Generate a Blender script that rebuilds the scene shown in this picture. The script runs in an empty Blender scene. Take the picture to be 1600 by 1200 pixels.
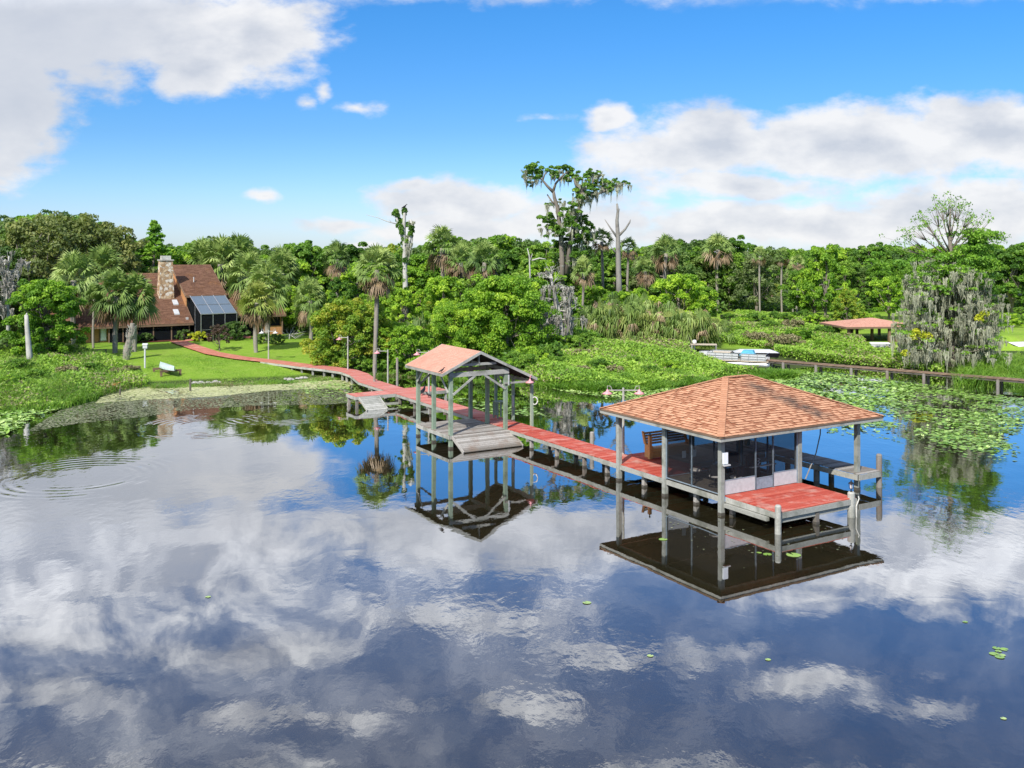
import bpy, math, random
import numpy as np
from mathutils import Vector, Matrix
sc = bpy.context.scene
C = sc.collection
R = math.radians
random.seed(7)
# ------------------------------------------------------------------ camera, sky, sun, exposure
H = 11.0; F = 1500.0; HY = 392.0          # camera height, focal length (px of a 1600 px picture), horizon row
cd = bpy.data.cameras.new('camera'); cam = bpy.data.objects.new('camera', cd); C.objects.link(cam)
cam.location = (0, 0, H); cam.rotation_euler = (R(90), 0, 0)
cd.sensor_width = 36; cd.lens = 36 * F / 1600; cd.clip_start = .5; cd.clip_end = 12000
cd.shift_y = -(600 - HY) / 1600
sc.camera = cam
SUN_AZ = math.atan2(-.38, -.90); SUN_EL = R(43)
sd = Vector((math.sin(SUN_AZ) * math.cos(SUN_EL), math.cos(SUN_AZ) * math.cos(SUN_EL), math.sin(SUN_EL)))
sl = bpy.data.lights.new('sun', 'SUN'); sl.energy = 4.2; sl.angle = R(.5); sl.color = (1, .955, .88)
so = bpy.data.objects.new('sun', sl); C.objects.link(so); so.rotation_euler = (-sd).to_track_quat('-Z', 'Y').to_euler(); so.location = (0, 0, 60)
sc.view_settings.view_transform = 'Standard'; sc.view_settings.look = 'None'
sc.view_settings.exposure = 0.45; sc.view_settings.gamma = 1; sc.view_settings.use_curve_mapping = False
sc.cycles.max_bounces = 8; sc.cycles.diffuse_bounces = 3; sc.cycles.glossy_bounces = 3; sc.cycles.transparent_max_bounces = 12
sc.cycles.transmission_bounces = 3; sc.cycles.caustics_reflective = False; sc.cycles.caustics_refractive = False
sc.cycles.use_denoising = True
W = bpy.data.worlds.new('World'); sc.world = W; W.use_nodes = True

class NT:
    """small helper that writes node trees"""
    def __init__(s, tree): s.t = tree; s.n = tree.nodes; s.l = tree.links
    def new(s, typ, **kw):
        n = s.n.new(typ)
        for k, v in kw.items():
            if k == 'ins':
                for kk, vv in v.items():
                    if isinstance(vv, bpy.types.NodeSocket): s.l.new(vv, n.inputs[kk])
                    else: n.inputs[kk].default_value = vv
            else: setattr(n, k, v)
        return n
    def m(s, op, a, b=None, c=None, clamp=False):
        n = s.n.new('ShaderNodeMath'); n.operation = op; n.use_clamp = clamp
        for i, x in enumerate((a, b, c)):
            if x is None: continue
            if isinstance(x, bpy.types.NodeSocket): s.l.new(x, n.inputs[i])
            else: n.inputs[i].default_value = x
        return n.outputs[0]
    def vm(s, op, a, b=None, out=0):
        n = s.n.new('ShaderNodeVectorMath'); n.operation = op
        for i, x in enumerate((a, b)):
            if x is None: continue
            if isinstance(x, bpy.types.NodeSocket): s.l.new(x, n.inputs[i])
            else: n.inputs[i].default_value = x
        return n.outputs[out]
    def mix(s, fac, a, b, mode='MIX'):
        n = s.n.new('ShaderNodeMix'); n.data_type = 'RGBA'; n.blend_type = mode; n.clamp_factor = True
        for k, x in ((0, fac), (6, a), (7, b)):
            if isinstance(x, bpy.types.NodeSocket): s.l.new(x, n.inputs[k])
            else: n.inputs[k].default_value = x if k == 0 else (*x, 1)[:4]
        return n.outputs[2]
    def noise(s, vec, scale, detail=4, rough=.5, out=0, dist=0):
        n = s.n.new('ShaderNodeTexNoise'); n.inputs['Scale'].default_value = scale
        n.inputs['Detail'].default_value = detail; n.inputs['Roughness'].default_value = rough; n.inputs['Distortion'].default_value = dist
        if vec is not None: s.l.new(vec, n.inputs['Vector'])
        return n.outputs[out]
    def mr(s, v, a, b, c=0, d=1, smooth=False):
        n = s.n.new('ShaderNodeMapRange'); n.clamp = True
        if smooth: n.interpolation_type = 'SMOOTHSTEP'
        for k, x in ((0, v), (1, a), (2, b), (3, c), (4, d)):
            if isinstance(x, bpy.types.NodeSocket): s.l.new(x, n.inputs[k])
            else: n.inputs[k].default_value = x
        return n.outputs[0]
    def comb(s, x, y, z):
        n = s.n.new('ShaderNodeCombineXYZ')
        for i, q in enumerate((x, y, z)):
            if isinstance(q, bpy.types.NodeSocket): s.l.new(q, n.inputs[i])
            else: n.inputs[i].default_value = q
        return n.outputs[0]

def build_world():
    t = NT(W.node_tree); t.n.clear()
    out = t.new('ShaderNodeOutputWorld'); bg = t.new('ShaderNodeBackground')
    sky = t.new('ShaderNodeTexSky'); sky.sky_type = 'NISHITA'; sky.sun_disc = False
    sky.sun_elevation = SUN_EL; sky.sun_rotation = SUN_AZ % (2 * math.pi)
    sky.air_density = 1.0; sky.dust_density = .3; sky.ozone_density = 3.0
    hs = t.new('ShaderNodeHueSaturation', ins={'Saturation': 1.22, 'Value': 1.0, 'Color': sky.outputs[0]})
    tc = t.new('ShaderNodeTexCoord'); d = tc.outputs['Generated']
    sep = t.new('ShaderNodeSeparateXYZ', ins={0: d})
    y = t.m('MAXIMUM', sep.outputs[1], .03); z = t.m('MAXIMUM', sep.outputs[2], .02)
    u = t.m('DIVIDE', sep.outputs[0], y); v = t.m('DIVIDE', sep.outputs[2], y)
    g = t.comb(u, v, 0)
    # domain warp, stretched along the horizon
    gs = t.vm('MULTIPLY', g, (1, 1.8, 1))
    wn = t.noise(gs, 7, 4, .55, out=1)
    w = t.vm('MULTIPLY', t.vm('SUBTRACT', wn, (.5, .5, .5)), (.075, .045, 0))
    gw = t.vm('ADD', g, w)
    ell = [ # px, py, rx, ry, strength : cloud masses of the visible sky by direction
        (60, 30, 330, 110, 1.1), (20, 150, 110, 130, 1.0), (10, 240, 60, 60, .7), (385, 50, 138, 84, 1.15), (310, 105, 85, 45, 1.0), (240, 40, 180, 80, 1.0),
        (478, 160, 22, 20, .5), (505, 140, 18, 26, .42), (555, 166, 46, 16, .5), (415, 306, 42, 15, .85), (950, 180, 44, 22, .85), (855, 183, 40, 8, .35),
        (1110, 222, 150, 60, 1.15), (1030, 240, 130, 60, .9), (1330, 225, 240, 62, 1.1), (1560, 215, 230, 64, 1.1), (1150, 290, 170, 28, .8),
        (720, 318, 125, 34, 1.0), (650, 295, 40, 14, .8), (720, 358, 160, 30, .9), (540, 352, 70, 15, .8), (900, 345, 150, 45, .9),
        (1250, 350, 300, 40, 1.05), (1500, 330, 200, 50, 1.1), (1090, 365, 150, 30, .9), (560, 390, 60, 12, .8)]
    dens = None
    for (px, py, rx, ry, k) in ell:
        a = t.vm('SUBTRACT', gw, ((px - 800) / F, (HY - py) / F, 0))
        a = t.vm('MULTIPLY', a, (F / rx, F / ry, 0))
        ln = t.vm('LENGTH', a, out=1)
        e = t.m('MULTIPLY', t.m('SUBTRACT', 1.25, ln), k)
        dens = e if dens is None else t.m('MAXIMUM', dens, e)
    nz = t.noise(gs, 16, 7, .6)
    dens = t.m('ADD', dens, t.m('MULTIPLY', t.m('SUBTRACT', nz, .5), 1.5))
    dens = t.m('MULTIPLY', dens, t.mr(sep.outputs[1], .1, .3))
    c1 = t.mr(dens, .05, .62, smooth=True)
    # high clouds above the frame, on a flat layer
    pl = t.comb(t.m('DIVIDE', sep.outputs[0], z), t.m('DIVIDE', sep.outputs[1], z), 0)
    pl = t.vm('ADD', pl, (3.1, 7.4, 0))
    pw = t.vm('ADD', pl, t.vm('MULTIPLY', t.noise(pl, .8, 3, .5, out=1), (.9, .9, 0)))
    hn = t.noise(pw, 1.25, 8, .62)
    lft = t.m('MULTIPLY', t.mr(u, -.5, .6, .10, -.05), 1)
    c2 = t.m('MULTIPLY', t.mr(t.m('ADD', hn, lft), .46, .66, smooth=True), t.mr(v, .55, .8))
    e2 = None
    for (px, py, rx, ry, k) in [(150, -70, 470, 125, 1.7), (780, -40, 420, 80, 1.6), (1500, -80, 300, 95, 1.6), (1300, -140, 170, 32, .8), (60, -205, 180, 45, .9), (380, -235, 270, 38, .95),
            (720, -180, 270, 40, .95), (980, -235, 220, 28, .85), (1260, -285, 200, 18, .6), (90, -290, 190, 42, .95), (430, -335, 230, 26, .85), (760, -320, 210, 24, .85), (1450, -320, 130, 20, .5), (250, -420, 400, 30, .8), (900, -430, 300, 25, .7), (1300, -480, 300, 60, .9)]:
        a = t.vm('MULTIPLY', t.vm('SUBTRACT', gw, ((px - 800) / F, (HY - py) / F, 0)), (F / rx, F / ry, 0))
        e = t.m('MULTIPLY', t.m('SUBTRACT', 1.25, t.vm('LENGTH', a, out=1)), k); e2 = e if e2 is None else t.m('MAXIMUM', e2, e)
    hz = t.noise(t.vm('MULTIPLY', g, (1, 1.5, 1)), 11, 8, .64, dist=.4)
    d2 = t.m('ADD', t.m('MAXIMUM', e2, -.3), t.m('MULTIPLY', t.m('SUBTRACT', hz, .5), 3.2))
    c2 = t.m('MAXIMUM', c2, t.m('MULTIPLY', t.mr(d2, -.15, 1.15, smooth=True), t.mr(sep.outputs[1], .1, .3)))
    c2 = t.m('MULTIPLY', c2, t.mr(t.m('ADD', v, t.m('MULTIPLY', t.m('SUBTRACT', nz, .5), .06)), .252, .28, smooth=True))
    c2 = t.m('MAXIMUM', c2, t.m('MULTIPLY', t.mr(v, .26, .34), t.m('MULTIPLY', t.mr(hz, .3, .6, .22, .5), t.mr(u, -.2, .35, 1, .3))))
    cov = t.m('MAXIMUM', t.m('MULTIPLY', c1, .96), t.m('MULTIPLY', c2, .93))
    # cloud brightness : greyer where thick or low, whiter at upper edges
    up = t.vm('ADD', gs, (.006, .035, 0))
    nz2 = t.noise(up, 11, 5, .55)
    lit = t.mr(t.m('SUBTRACT', nz2, t.m('MULTIPLY', t.mr(dens, .7, 1.8), .3)), .22, .58)
    gl = t.m('MULTIPLY', t.mr(u, -.42, -.30, 1, 0), t.mr(v, .05, .15))        # grey deck at the upper left
    lit = t.m('MULTIPLY', lit, t.m('SUBTRACT', 1, t.m('MULTIPLY', gl, .75)))
    lowc = t.mix(lit, (.61, .65, .73), (.93, .93, .94))
    hic = t.mix(t.mr(hz, .40, .66), (.74, .80, .95), (1.85, 1.88, 1.95))
    cc = t.mix(t.m('MULTIPLY', t.mr(v, .25, .33), 1), lowc, hic)
    rp = t.new('ShaderNodeValToRGB', ins={0: t.mr(v, 0, .5)}); e = rp.color_ramp.elements
    e[0].position = 0; e[0].color = (.455, .56, .86, 1); e[1].position = 1; e[1].color = (.26, .53, .74, 1)
    for ps, cl_ in ((.06, (.445, .54, .81)), (.25, (.335, .49, .675)), (.49, (.284, .545, .735))): k = e.new(ps); k.color = (*cl_, 1)
    tint = t.vm('MULTIPLY', rp.outputs[0], (2, 2, 2))
    sk = t.mix(1, hs.outputs[0], tint, 'MULTIPLY')
    skc = t.vm('MULTIPLY', sk, (.105, .105, .105))
    col = t.mix(cov, skc, cc)
    # Background strength .1 keeps the sky's physical scale; clouds are divided accordingly
    bg.inputs['Strength'].default_value = .1
    t.l.new(t.vm('MULTIPLY', col, (7.4, 7.4, 7.4)), bg.inputs['Color'])
    t.l.new(bg.outputs[0], out.inputs[0])
build_world()

# ------------------------------------------------------------------ materials
MATS = {}
def nmat(name):
    m = bpy.data.materials.new(name); m.use_nodes = True; t = NT(m.node_tree); t.n.clear(); MATS[name] = m
    return m, t
def finish(t, color, rough=.7, spec=.3, bump=None, bstr=.3, bdist=.02, metal=0):
    p = t.new('ShaderNodeBsdfPrincipled'); o = t.new('ShaderNodeOutputMaterial')
    if isinstance(color, bpy.types.NodeSocket): t.l.new(color, p.inputs['Base Color'])
    else: p.inputs['Base Color'].default_value = (*color, 1)
    if isinstance(rough, bpy.types.NodeSocket): t.l.new(rough, p.inputs['Roughness'])
    else: p.inputs['Roughness'].default_value = rough
    p.inputs['Specular IOR Level'].default_value = spec; p.inputs['Metallic'].default_value = metal
    if bump is not None:
        b = t.new('ShaderNodeBump', ins={'Strength': bstr, 'Distance': bdist, 'Height': bump}); t.l.new(b.outputs[0], p.inputs['Normal'])
    t.l.new(p.outputs[0], o.inputs[0]); return p
def tintnode(t):
    return t.new('ShaderNodeAttribute', attribute_name='tint').outputs['Fac']
def wood(name, ca, cb, cstain, rough=.75, stain=.45, stretch=(1, 1, 1), scale=3.5):
    m, t = nmat(name)
    o = t.new('ShaderNodeTexCoord').outputs['Object']
    g = t.noise(t.vm('MULTIPLY', o, stretch), scale * 4, 5, .6)
    base = t.mix(tintnode(t), ca, cb)
    base = t.mix(t.mr(g, .3, .7, 0, .45), base, tuple(x * .55 for x in ca))
    s = t.noise(o, scale * .35, 5, .6)
    base = t.mix(t.mr(s, .50, .68, 0, stain), base, cstain)
    if name.startswith('red'):      # droppings, nail specks and scuffs on the walked boards
        sp = t.noise(o, 7, 3, .7); base = t.mix(t.mr(sp, .70, .74, 0, .8), base, (.6, .58, .55)); dk = t.noise(o, 1.3, 5, .7); base = t.mix(t.mr(dk, .55, .75, 0, .45), base, (.20, .07, .05))
    finish(t, base, rough, .25, g, .35, .01); return m
def plain(name, col, rough=.6, spec=.3, metal=0, var=.25, scale=6):
    m, t = nmat(name)
    o = t.new('ShaderNodeTexCoord').outputs['Object']
    n = t.noise(o, scale, 4, .6)
    c = t.mix(t.mr(n, .3, .7), tuple(x * (1 - var) for x in col), tuple(min(1, x * (1 + var * .5)) for x in col))
    finish(t, c, rough, spec, n, .15, .01, metal); return m
wood('red_deck', (.43, .055, .034), (.62, .15, .10), (.55, .30, .24), .8, .8)
wood('red_faded', (.52, .15, .115), (.66, .27, .22), (.46, .28, .24), .8, .8)
wood('red_path', (.52, .17, .11), (.62, .25, .17), (.66, .38, .28), .75, .5)
wood('grey_wood', (.19, .17, .145), (.50, .47, .43), (.20, .13, .09), .8, .6)
wood('pale_wood', (.33, .33, .29), (.52, .51, .46), (.16, .165, .13), .75, .75)
wood('green_wood', (.25, .33, .24), (.38, .45, .34), (.14, .17, .11), .75, .7)
wood('dark_wood', (.10, .09, .075), (.18, .16, .13), (.05, .05, .04), .85, .5)
wood('brown_wood', (.20, .13, .085), (.32, .215, .14), (.10, .07, .05), .85, .5)
wood('bench_wood', (.66, .33, .11), (.78, .45, .18), (.52, .25, .09), .5, .3)
wood('bark', (.17, .145, .115), (.30, .26, .215), (.09, .08, .065), .9, .5, (1, 1, .25))
wood('palm_bark', (.24, .215, .18), (.38, .345, .29), (.14, .12, .10), .9, .5, (.6, .6, 2.5))
wood('post_wood', (.25, .26, .225), (.50, .50, .46), (.15, .165, .125), .8, .8, (3, 3, .3), 5)
wood('grey_bark', (.20, .185, .165), (.36, .34, .305), (.11, .10, .09), .9, .6, (1, 1, .2))
wood('pale_bark', (.42, .40, .36), (.62, .60, .55), (.22, .20, .17), .85, .5, (1, 1, .2))
plain('white_paint', (.52, .53, .53), .5, .35, 0, .15)
plain('grey_paint', (.25, .31, .36), .5, .35)
plain('black_metal', (.02, .02, .022), .4, .5, .3)
plain('pink_enamel', (.80, .34, .36), .4, .5, 0, .15)
plain('white_enamel', (.72, .70, .68), .4, .5, 0, .1)
plain('aluminium', (.55, .56, .57), .35, .5, .7, .15)
plain('cushion', (.80, .74, .68), .85, .1)
plain('carpet', (.16, .135, .105), .95, .1)
plain('orange_wall', (.50, .255, .115), .8, .2)
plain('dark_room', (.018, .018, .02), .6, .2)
plain('mulch', (.13, .045, .03), .95, .1, 0, .5, 12)
plain('canoe_paint', (.48, .60, .56), .35, .5)
plain('beige_fabric', (.55, .47, .36), .8, .2)
plain('blue_fabric', (.09, .36, .52), .7, .2)
plain('black_fabric', (.02, .02, .025), .7, .2)
plain('rope', (.70, .68, .62), .8, .2)
plain('feather', (.006, .006, .008), .5, .4)
plain('rock', (.42, .40, .36), .85, .2, 0, .4)
plain('soffit', (.07, .062, .055), .9, .1)
plain('paper', (.85, .88, .92), .6, .2, 0, .05)

def shingle(name, ca, cb, stain=(.10, .07, .055), samt=.75, streak=None):
    m, t = nmat(name)
    o = t.new('ShaderNodeTexCoord').outputs['Object']
    base = t.mix(tintnode(t), ca, cb)
    n = t.noise(o, 9, 5, .65)
    base = t.mix(t.mr(n, .35, .75, 0, .35), base, tuple(x * .6 for x in ca))
    s = t.noise(o, .55, 5, .6)
    base = t.mix(t.mr(s, .55, .75, 0, samt), base, stain)
    if streak:      # long weathering streak running down the slope
        p, q, wdt = streak
        q = Vector(q); p = Vector(p); dvec = (q - p).normalized()
        a = t.vm('SUBTRACT', o, tuple(p)); pr = t.vm('DOT_PRODUCT', a, tuple(dvec), out=1)
        sc_ = t.n.new('ShaderNodeVectorMath'); sc_.operation = 'SCALE'; sc_.inputs[0].default_value = tuple(dvec); t.l.new(pr, sc_.inputs['Scale'])
        dist = t.vm('LENGTH', t.vm('SUBTRACT', a, sc_.outputs[0]), out=1)
        wn = t.noise(o, 2.2, 4, .6)
        k = t.m('MULTIPLY', t.mr(dist, wdt * .2, wdt, 1, 0), t.mr(wn, .35, .6, .25, .85))
        k = t.m('MULTIPLY', k, t.mr(pr, 0, .8)); k = t.m('MULTIPLY', k, t.mr(pr, (q - p).length - .8, (q - p).length, 1, 0))
        base = t.mix(k, base, (.085, .07, .06))
    finish(t, base, .9, .12, n, .3, .01); return m
shingle('orange_shingle', (.27, .10, .052), (.68, .375, .225), samt=.45, streak=((4.3, 3.4, 4.95), (6.5, -.5, 3.38), .75))
shingle('pink_shingle', (.52, .26, .185), (.62, .35, .26), (.42, .20, .14), samt=.6)
shingle('brown_shingle', (.15, .078, .05), (.23, .125, .08), (.32, .155, .055), samt=.65)

def screen_mat(name, col, alpha):
    m, t = nmat(name)
    d = t.new('ShaderNodeBsdfDiffuse', ins={'Color': (*col, 1)}); tr = t.new('ShaderNodeBsdfTransparent')
    mx = t.new('ShaderNodeMixShader', ins={0: alpha, 1: tr.outputs[0], 2: d.outputs[0]})
    o = t.new('ShaderNodeOutputMaterial'); t.l.new(mx.outputs[0], o.inputs[0])
screen_mat('insect_screen', (.022, .023, .028), .52)
screen_mat('pool_screen', (.16, .21, .27), .72)
screen_mat('dark_screen', (.012, .014, .016), .85)
m, t = nmat('glass_top'); finish(t, (.25, .28, .28), .08, .6)
m, t = nmat('skylight_glass'); finish(t, (.55, .58, .60), .1, .8)

# stone chimney
m, t = nmat('chimney_stone')
o = t.new('ShaderNodeTexCoord').outputs['Object']
v1 = t.new('ShaderNodeTexVoronoi', ins={'Vector': o, 'Scale': 3.2}); v2 = t.new('ShaderNodeTexVoronoi', feature='DISTANCE_TO_EDGE', ins={'Vector': o, 'Scale': 3.2})
rs = t.new('ShaderNodeSeparateColor', ins={0: v1.outputs['Color']})
c = t.mix(rs.outputs[0], (.30, .17, .08), (.62, .47, .30)); c = t.mix(t.mr(rs.outputs[1], .6, .9), c, (.68, .62, .52))
c = t.mix(t.mr(v2.outputs[0], .0, .05, 1, 0), c, (.12, .09, .07)); finish(t, c, .9, .15, v2.outputs[0], .6, .04)

def foliage(name, dark, mid, light, trans=.36, obj=.35, rough=.5, spec=.35):
    m, t = nmat(name)
    tn = tintnode(t); rnd = t.new('ShaderNodeObjectInfo').outputs['Random']
    o = t.new('ShaderNodeTexCoord').outputs['Object']
    big = t.noise(o, .45, 2, .5)
    f = t.m('ADD', t.m('MULTIPLY', tn, .7), t.m('MULTIPLY', t.m('SUBTRACT', big, .35), .8))
    f = t.m('ADD', f, t.m('MULTIPLY', t.m('SUBTRACT', rnd, .5), obj), clamp=True)
    r = t.new('ShaderNodeValToRGB', ins={0: f}); e = r.color_ramp.elements
    e[0].position = .1; e[0].color = (*dark, 1); e[1].position = .95; e[1].color = (*light, 1)
    k = e.new(.5); k.color = (*mid, 1)
    p = t.new('ShaderNodeBsdfPrincipled', ins={'Base Color': r.outputs[0], 'Roughness': rough, 'Specular IOR Level': spec})
    tr = t.new('ShaderNodeBsdfTranslucent', ins={'Color': t.mix(1, r.outputs[0], (1.25, 1.35, .7), 'MULTIPLY')})
    mx = t.new('ShaderNodeMixShader', ins={0: trans, 1: p.outputs[0], 2: tr.outputs[0]})
    oo = t.new('ShaderNodeOutputMaterial'); t.l.new(mx.outputs[0], oo.inputs[0])
foliage('leaf_bright', (0.092, 0.211, 0.018), (0.224, 0.409, 0.032), (0.528, 0.686, 0.066))
foliage('leaf_mid', (0.059, 0.145, 0.021), (0.145, 0.29, 0.034), (0.33, 0.488, 0.066))
foliage('leaf_dark', (0.063, 0.128, 0.03), (0.128, 0.225, 0.048), (0.247, 0.338, 0.083))
foliage('leaf_olive', (.10, .135, .042), (.185, .235, .066), (.33, .34, .11))
foliage('leaf_yellow', (.10, .20, .02), (.21, .35, .03), (.50, .46, .06), obj=.15)
foliage('leaf_cypress', (0.092, 0.224, 0.024), (0.198, 0.383, 0.037), (0.343, 0.528, 0.059), obj=.1)
foliage('leaf_gold', (0.33, 0.396, 0.026), (0.528, 0.554, 0.04), (0.686, 0.66, 0.066), obj=.1)
foliage('leaf_grey', (0.112, 0.165, 0.06), (0.195, 0.262, 0.098), (0.33, 0.375, 0.15))
foliage('leaf_mauve', (0.079, 0.059, 0.046), (0.132, 0.092, 0.066), (0.224, 0.132, 0.112), obj=.1)
foliage('palm_frond', (0.073, 0.132, 0.033), (0.198, 0.297, 0.073), (0.475, 0.554, 0.185), .15, .3, .5, .22)
foliage('palm_gold', (0.119, 0.185, 0.034), (0.264, 0.33, 0.066), (0.528, 0.502, 0.158), .15, .2, .5, .22)
foliage('palm_green', (.065, .12, .025), (.15, .225, .045), (.36, .38, .11), .15, .25, .5, .22)
foliage('palm_dead', (0.172, 0.112, 0.059), (0.29, 0.205, 0.119), (0.436, 0.33, 0.198), .1)
foliage('moss', (.24, .25, .175), (.37, .38, .275), (.53, .53, .41), .12, .1, .9, .1)
foliage('moss_grey', (0.24, 0.225, 0.2), (0.36, 0.345, 0.31), (0.5, 0.48, 0.43), .1, .1, .9, .1)
foliage('reed', (0.073, 0.185, 0.018), (0.158, 0.31, 0.029), (0.304, 0.436, 0.073), .25, .1)
foliage('brush', (0.119, 0.238, 0.026), (0.238, 0.409, 0.042), (0.436, 0.581, 0.092), .25, .1)
foliage('brush_dry', (0.16, 0.15, 0.07), (0.29, 0.26, 0.13), (0.42, 0.38, 0.22), .2, .1)
foliage('lily', (0.13, 0.27, 0.035), (0.26, 0.42, 0.08), (0.44, 0.56, 0.2), .05, .5, .28, .55)
foliage('duckweed', (.34, .38, .15), (.50, .52, .24), (.66, .65, .38), .0, .1, .6, .3)
foliage('duck_grey', (0.11, 0.13, 0.06), (0.21, 0.23, 0.12), (0.36, 0.37, 0.23), .0, .1, .6, .3)

# ground : lawn, darker wild ground, sand specks
m, t = nmat('ground_grass')
o = t.new('ShaderNodeTexCoord').outputs['Object']
a = t.noise(o, .09, 4, .6); b = t.noise(o, 1.1, 6, .7); cN = t.noise(o, 9, 4, .8)
lawn = t.mix(t.mr(a, .35, .65), (.14, .27, .018), (.23, .37, .03))
lawn = t.mix(t.mr(b, .4, .75, 0, .6), lawn, (.33, .42, .08))
lawn = t.mix(t.mr(cN, .45, .75, 0, .5), lawn, (.07, .16, .012))
lawn = t.mix(t.mr(t.noise(o, .35, 5, .7), .56, .72, 0, .45), lawn, (.20, .20, .07))
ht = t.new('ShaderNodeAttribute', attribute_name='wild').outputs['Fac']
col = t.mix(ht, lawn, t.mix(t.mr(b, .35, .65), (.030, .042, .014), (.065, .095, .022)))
finish(t, col, .85, .15, cN, .6, .06)
# water
m, t = nmat('lake_water')
o = t.new('ShaderNodeTexCoord').outputs['Object']
st = t.vm('MULTIPLY', o, (1, .62, 1))
n1 = t.noise(st, .55, 3, .5); n2 = t.noise(st, 3.0, 3, .55)
patch = t.mr(t.noise(o, .06, 3, .55), .44, .60, .12, 1.25)
hgt = t.m('MULTIPLY', t.m('ADD', t.m('MULTIPLY', n1, .012), t.m('MULTIPLY', n2, .0028)), patch)
def ring(px, py, rad, amp, lam):
    global hgt
    d0 = F * H / (py - HY); x0 = (px - 800) / F * d0
    a = t.vm('SUBTRACT', o, (x0, d0, 0)); ln = t.vm('LENGTH', a, out=1)
    w = t.m('SINE', t.m('MULTIPLY', ln, 2 * math.pi / lam))
    env = t.m('MULTIPLY', t.mr(ln, rad * .25, rad * .6, 0, 1, True), t.mr(ln, rad * .75, rad, 1, 0, True))
    brk = t.mr(t.noise(o, .28, 3, .6), .45, .6, .0, 1)
    hgt = t.m('ADD', hgt, t.m('MULTIPLY', t.m('MULTIPLY', w, env), t.m('MULTIPLY', brk, amp)))
ring(325, 664, 5.0, .006, .5); ring(125, 745, 5.2, .0032, .55); ring(440, 650, 4.4, .004, .5)
bp = t.new('ShaderNodeBump', ins={'Strength': 1.0, 'Distance': 1.0, 'Height': hgt})
mud = t.mix(t.mr(t.noise(o, .5, 4, .6), .35, .7), (.018, .016, .008), (.030, .024, .011))
p = t.new('ShaderNodeBsdfPrincipled', ins={'Base Color': mud, 'Roughness': .3, 'Specular IOR Level': 0, 'Normal': bp.outputs[0]})
gl = t.new('ShaderNodeBsdfGlossy', ins={'Roughness': .012, 'Color': (.97, .98, 1, 1), 'Normal': bp.outputs[0]})
fr_ = t.new('ShaderNodeFresnel', ins={'IOR': 1.34, 'Normal': bp.outputs[0]})
mx = t.new('ShaderNodeMixShader', ins={0: t.m('MULTIPLY', t.m('POWER', fr_.outputs[0], .70), 1.62, clamp=True), 1: p.outputs[0], 2: gl.outputs[0]})
oo = t.new('ShaderNodeOutputMaterial'); t.l.new(mx.outputs[0], oo.inputs[0])

# ------------------------------------------------------------------ mesh tools
def tag(o, label=None, cat=None, group=None, kind=None):
    if label: o['label'] = label
    if cat: o['category'] = cat
    if group: o['group'] = group
    if kind: o['kind'] = kind
    return o
def thing(name, label, cat, loc=(0, 0, 0), rz=0, group=None):
    o = bpy.data.objects.new(name, None); C.objects.link(o); o.empty_display_size = .3
    o.location = loc; o.rotation_euler = (0, 0, rz); return tag(o, label, cat, group)
def link(name, me, parent=None):
    o = bpy.data.objects.new(name, me); C.objects.link(o)
    if parent: o.parent = parent
    return o
def np_mesh(name, V, Q, tint, mats, midx=None, smooth=False):
    """V (n,3), Q (m,k) faces all of k corners"""
    me = bpy.data.meshes.new(name); V = np.asarray(V, np.float32); Q = np.asarray(Q, np.int32); k = Q.shape[1]
    me.vertices.add(len(V)); me.vertices.foreach_set('co', V.ravel())
    me.loops.add(Q.size); me.loops.foreach_set('vertex_index', Q.ravel())
    me.polygons.add(len(Q)); me.polygons.foreach_set('loop_start', np.arange(0, Q.size, k, dtype=np.int32))
    me.polygons.foreach_set('loop_total', np.full(len(Q), k, np.int32))
    if midx is not None: me.polygons.foreach_set('material_index', np.asarray(midx, np.int32))
    me.polygons.foreach_set('use_smooth', np.full(len(Q), smooth, bool))
    me.update(calc_edges=True)
    at = me.attributes.new('tint', 'FLOAT', 'FACE'); at.data.foreach_set('value', np.asarray(tint, np.float32))
    for q in mats: me.materials.append(MATS[q])
    return me
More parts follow.
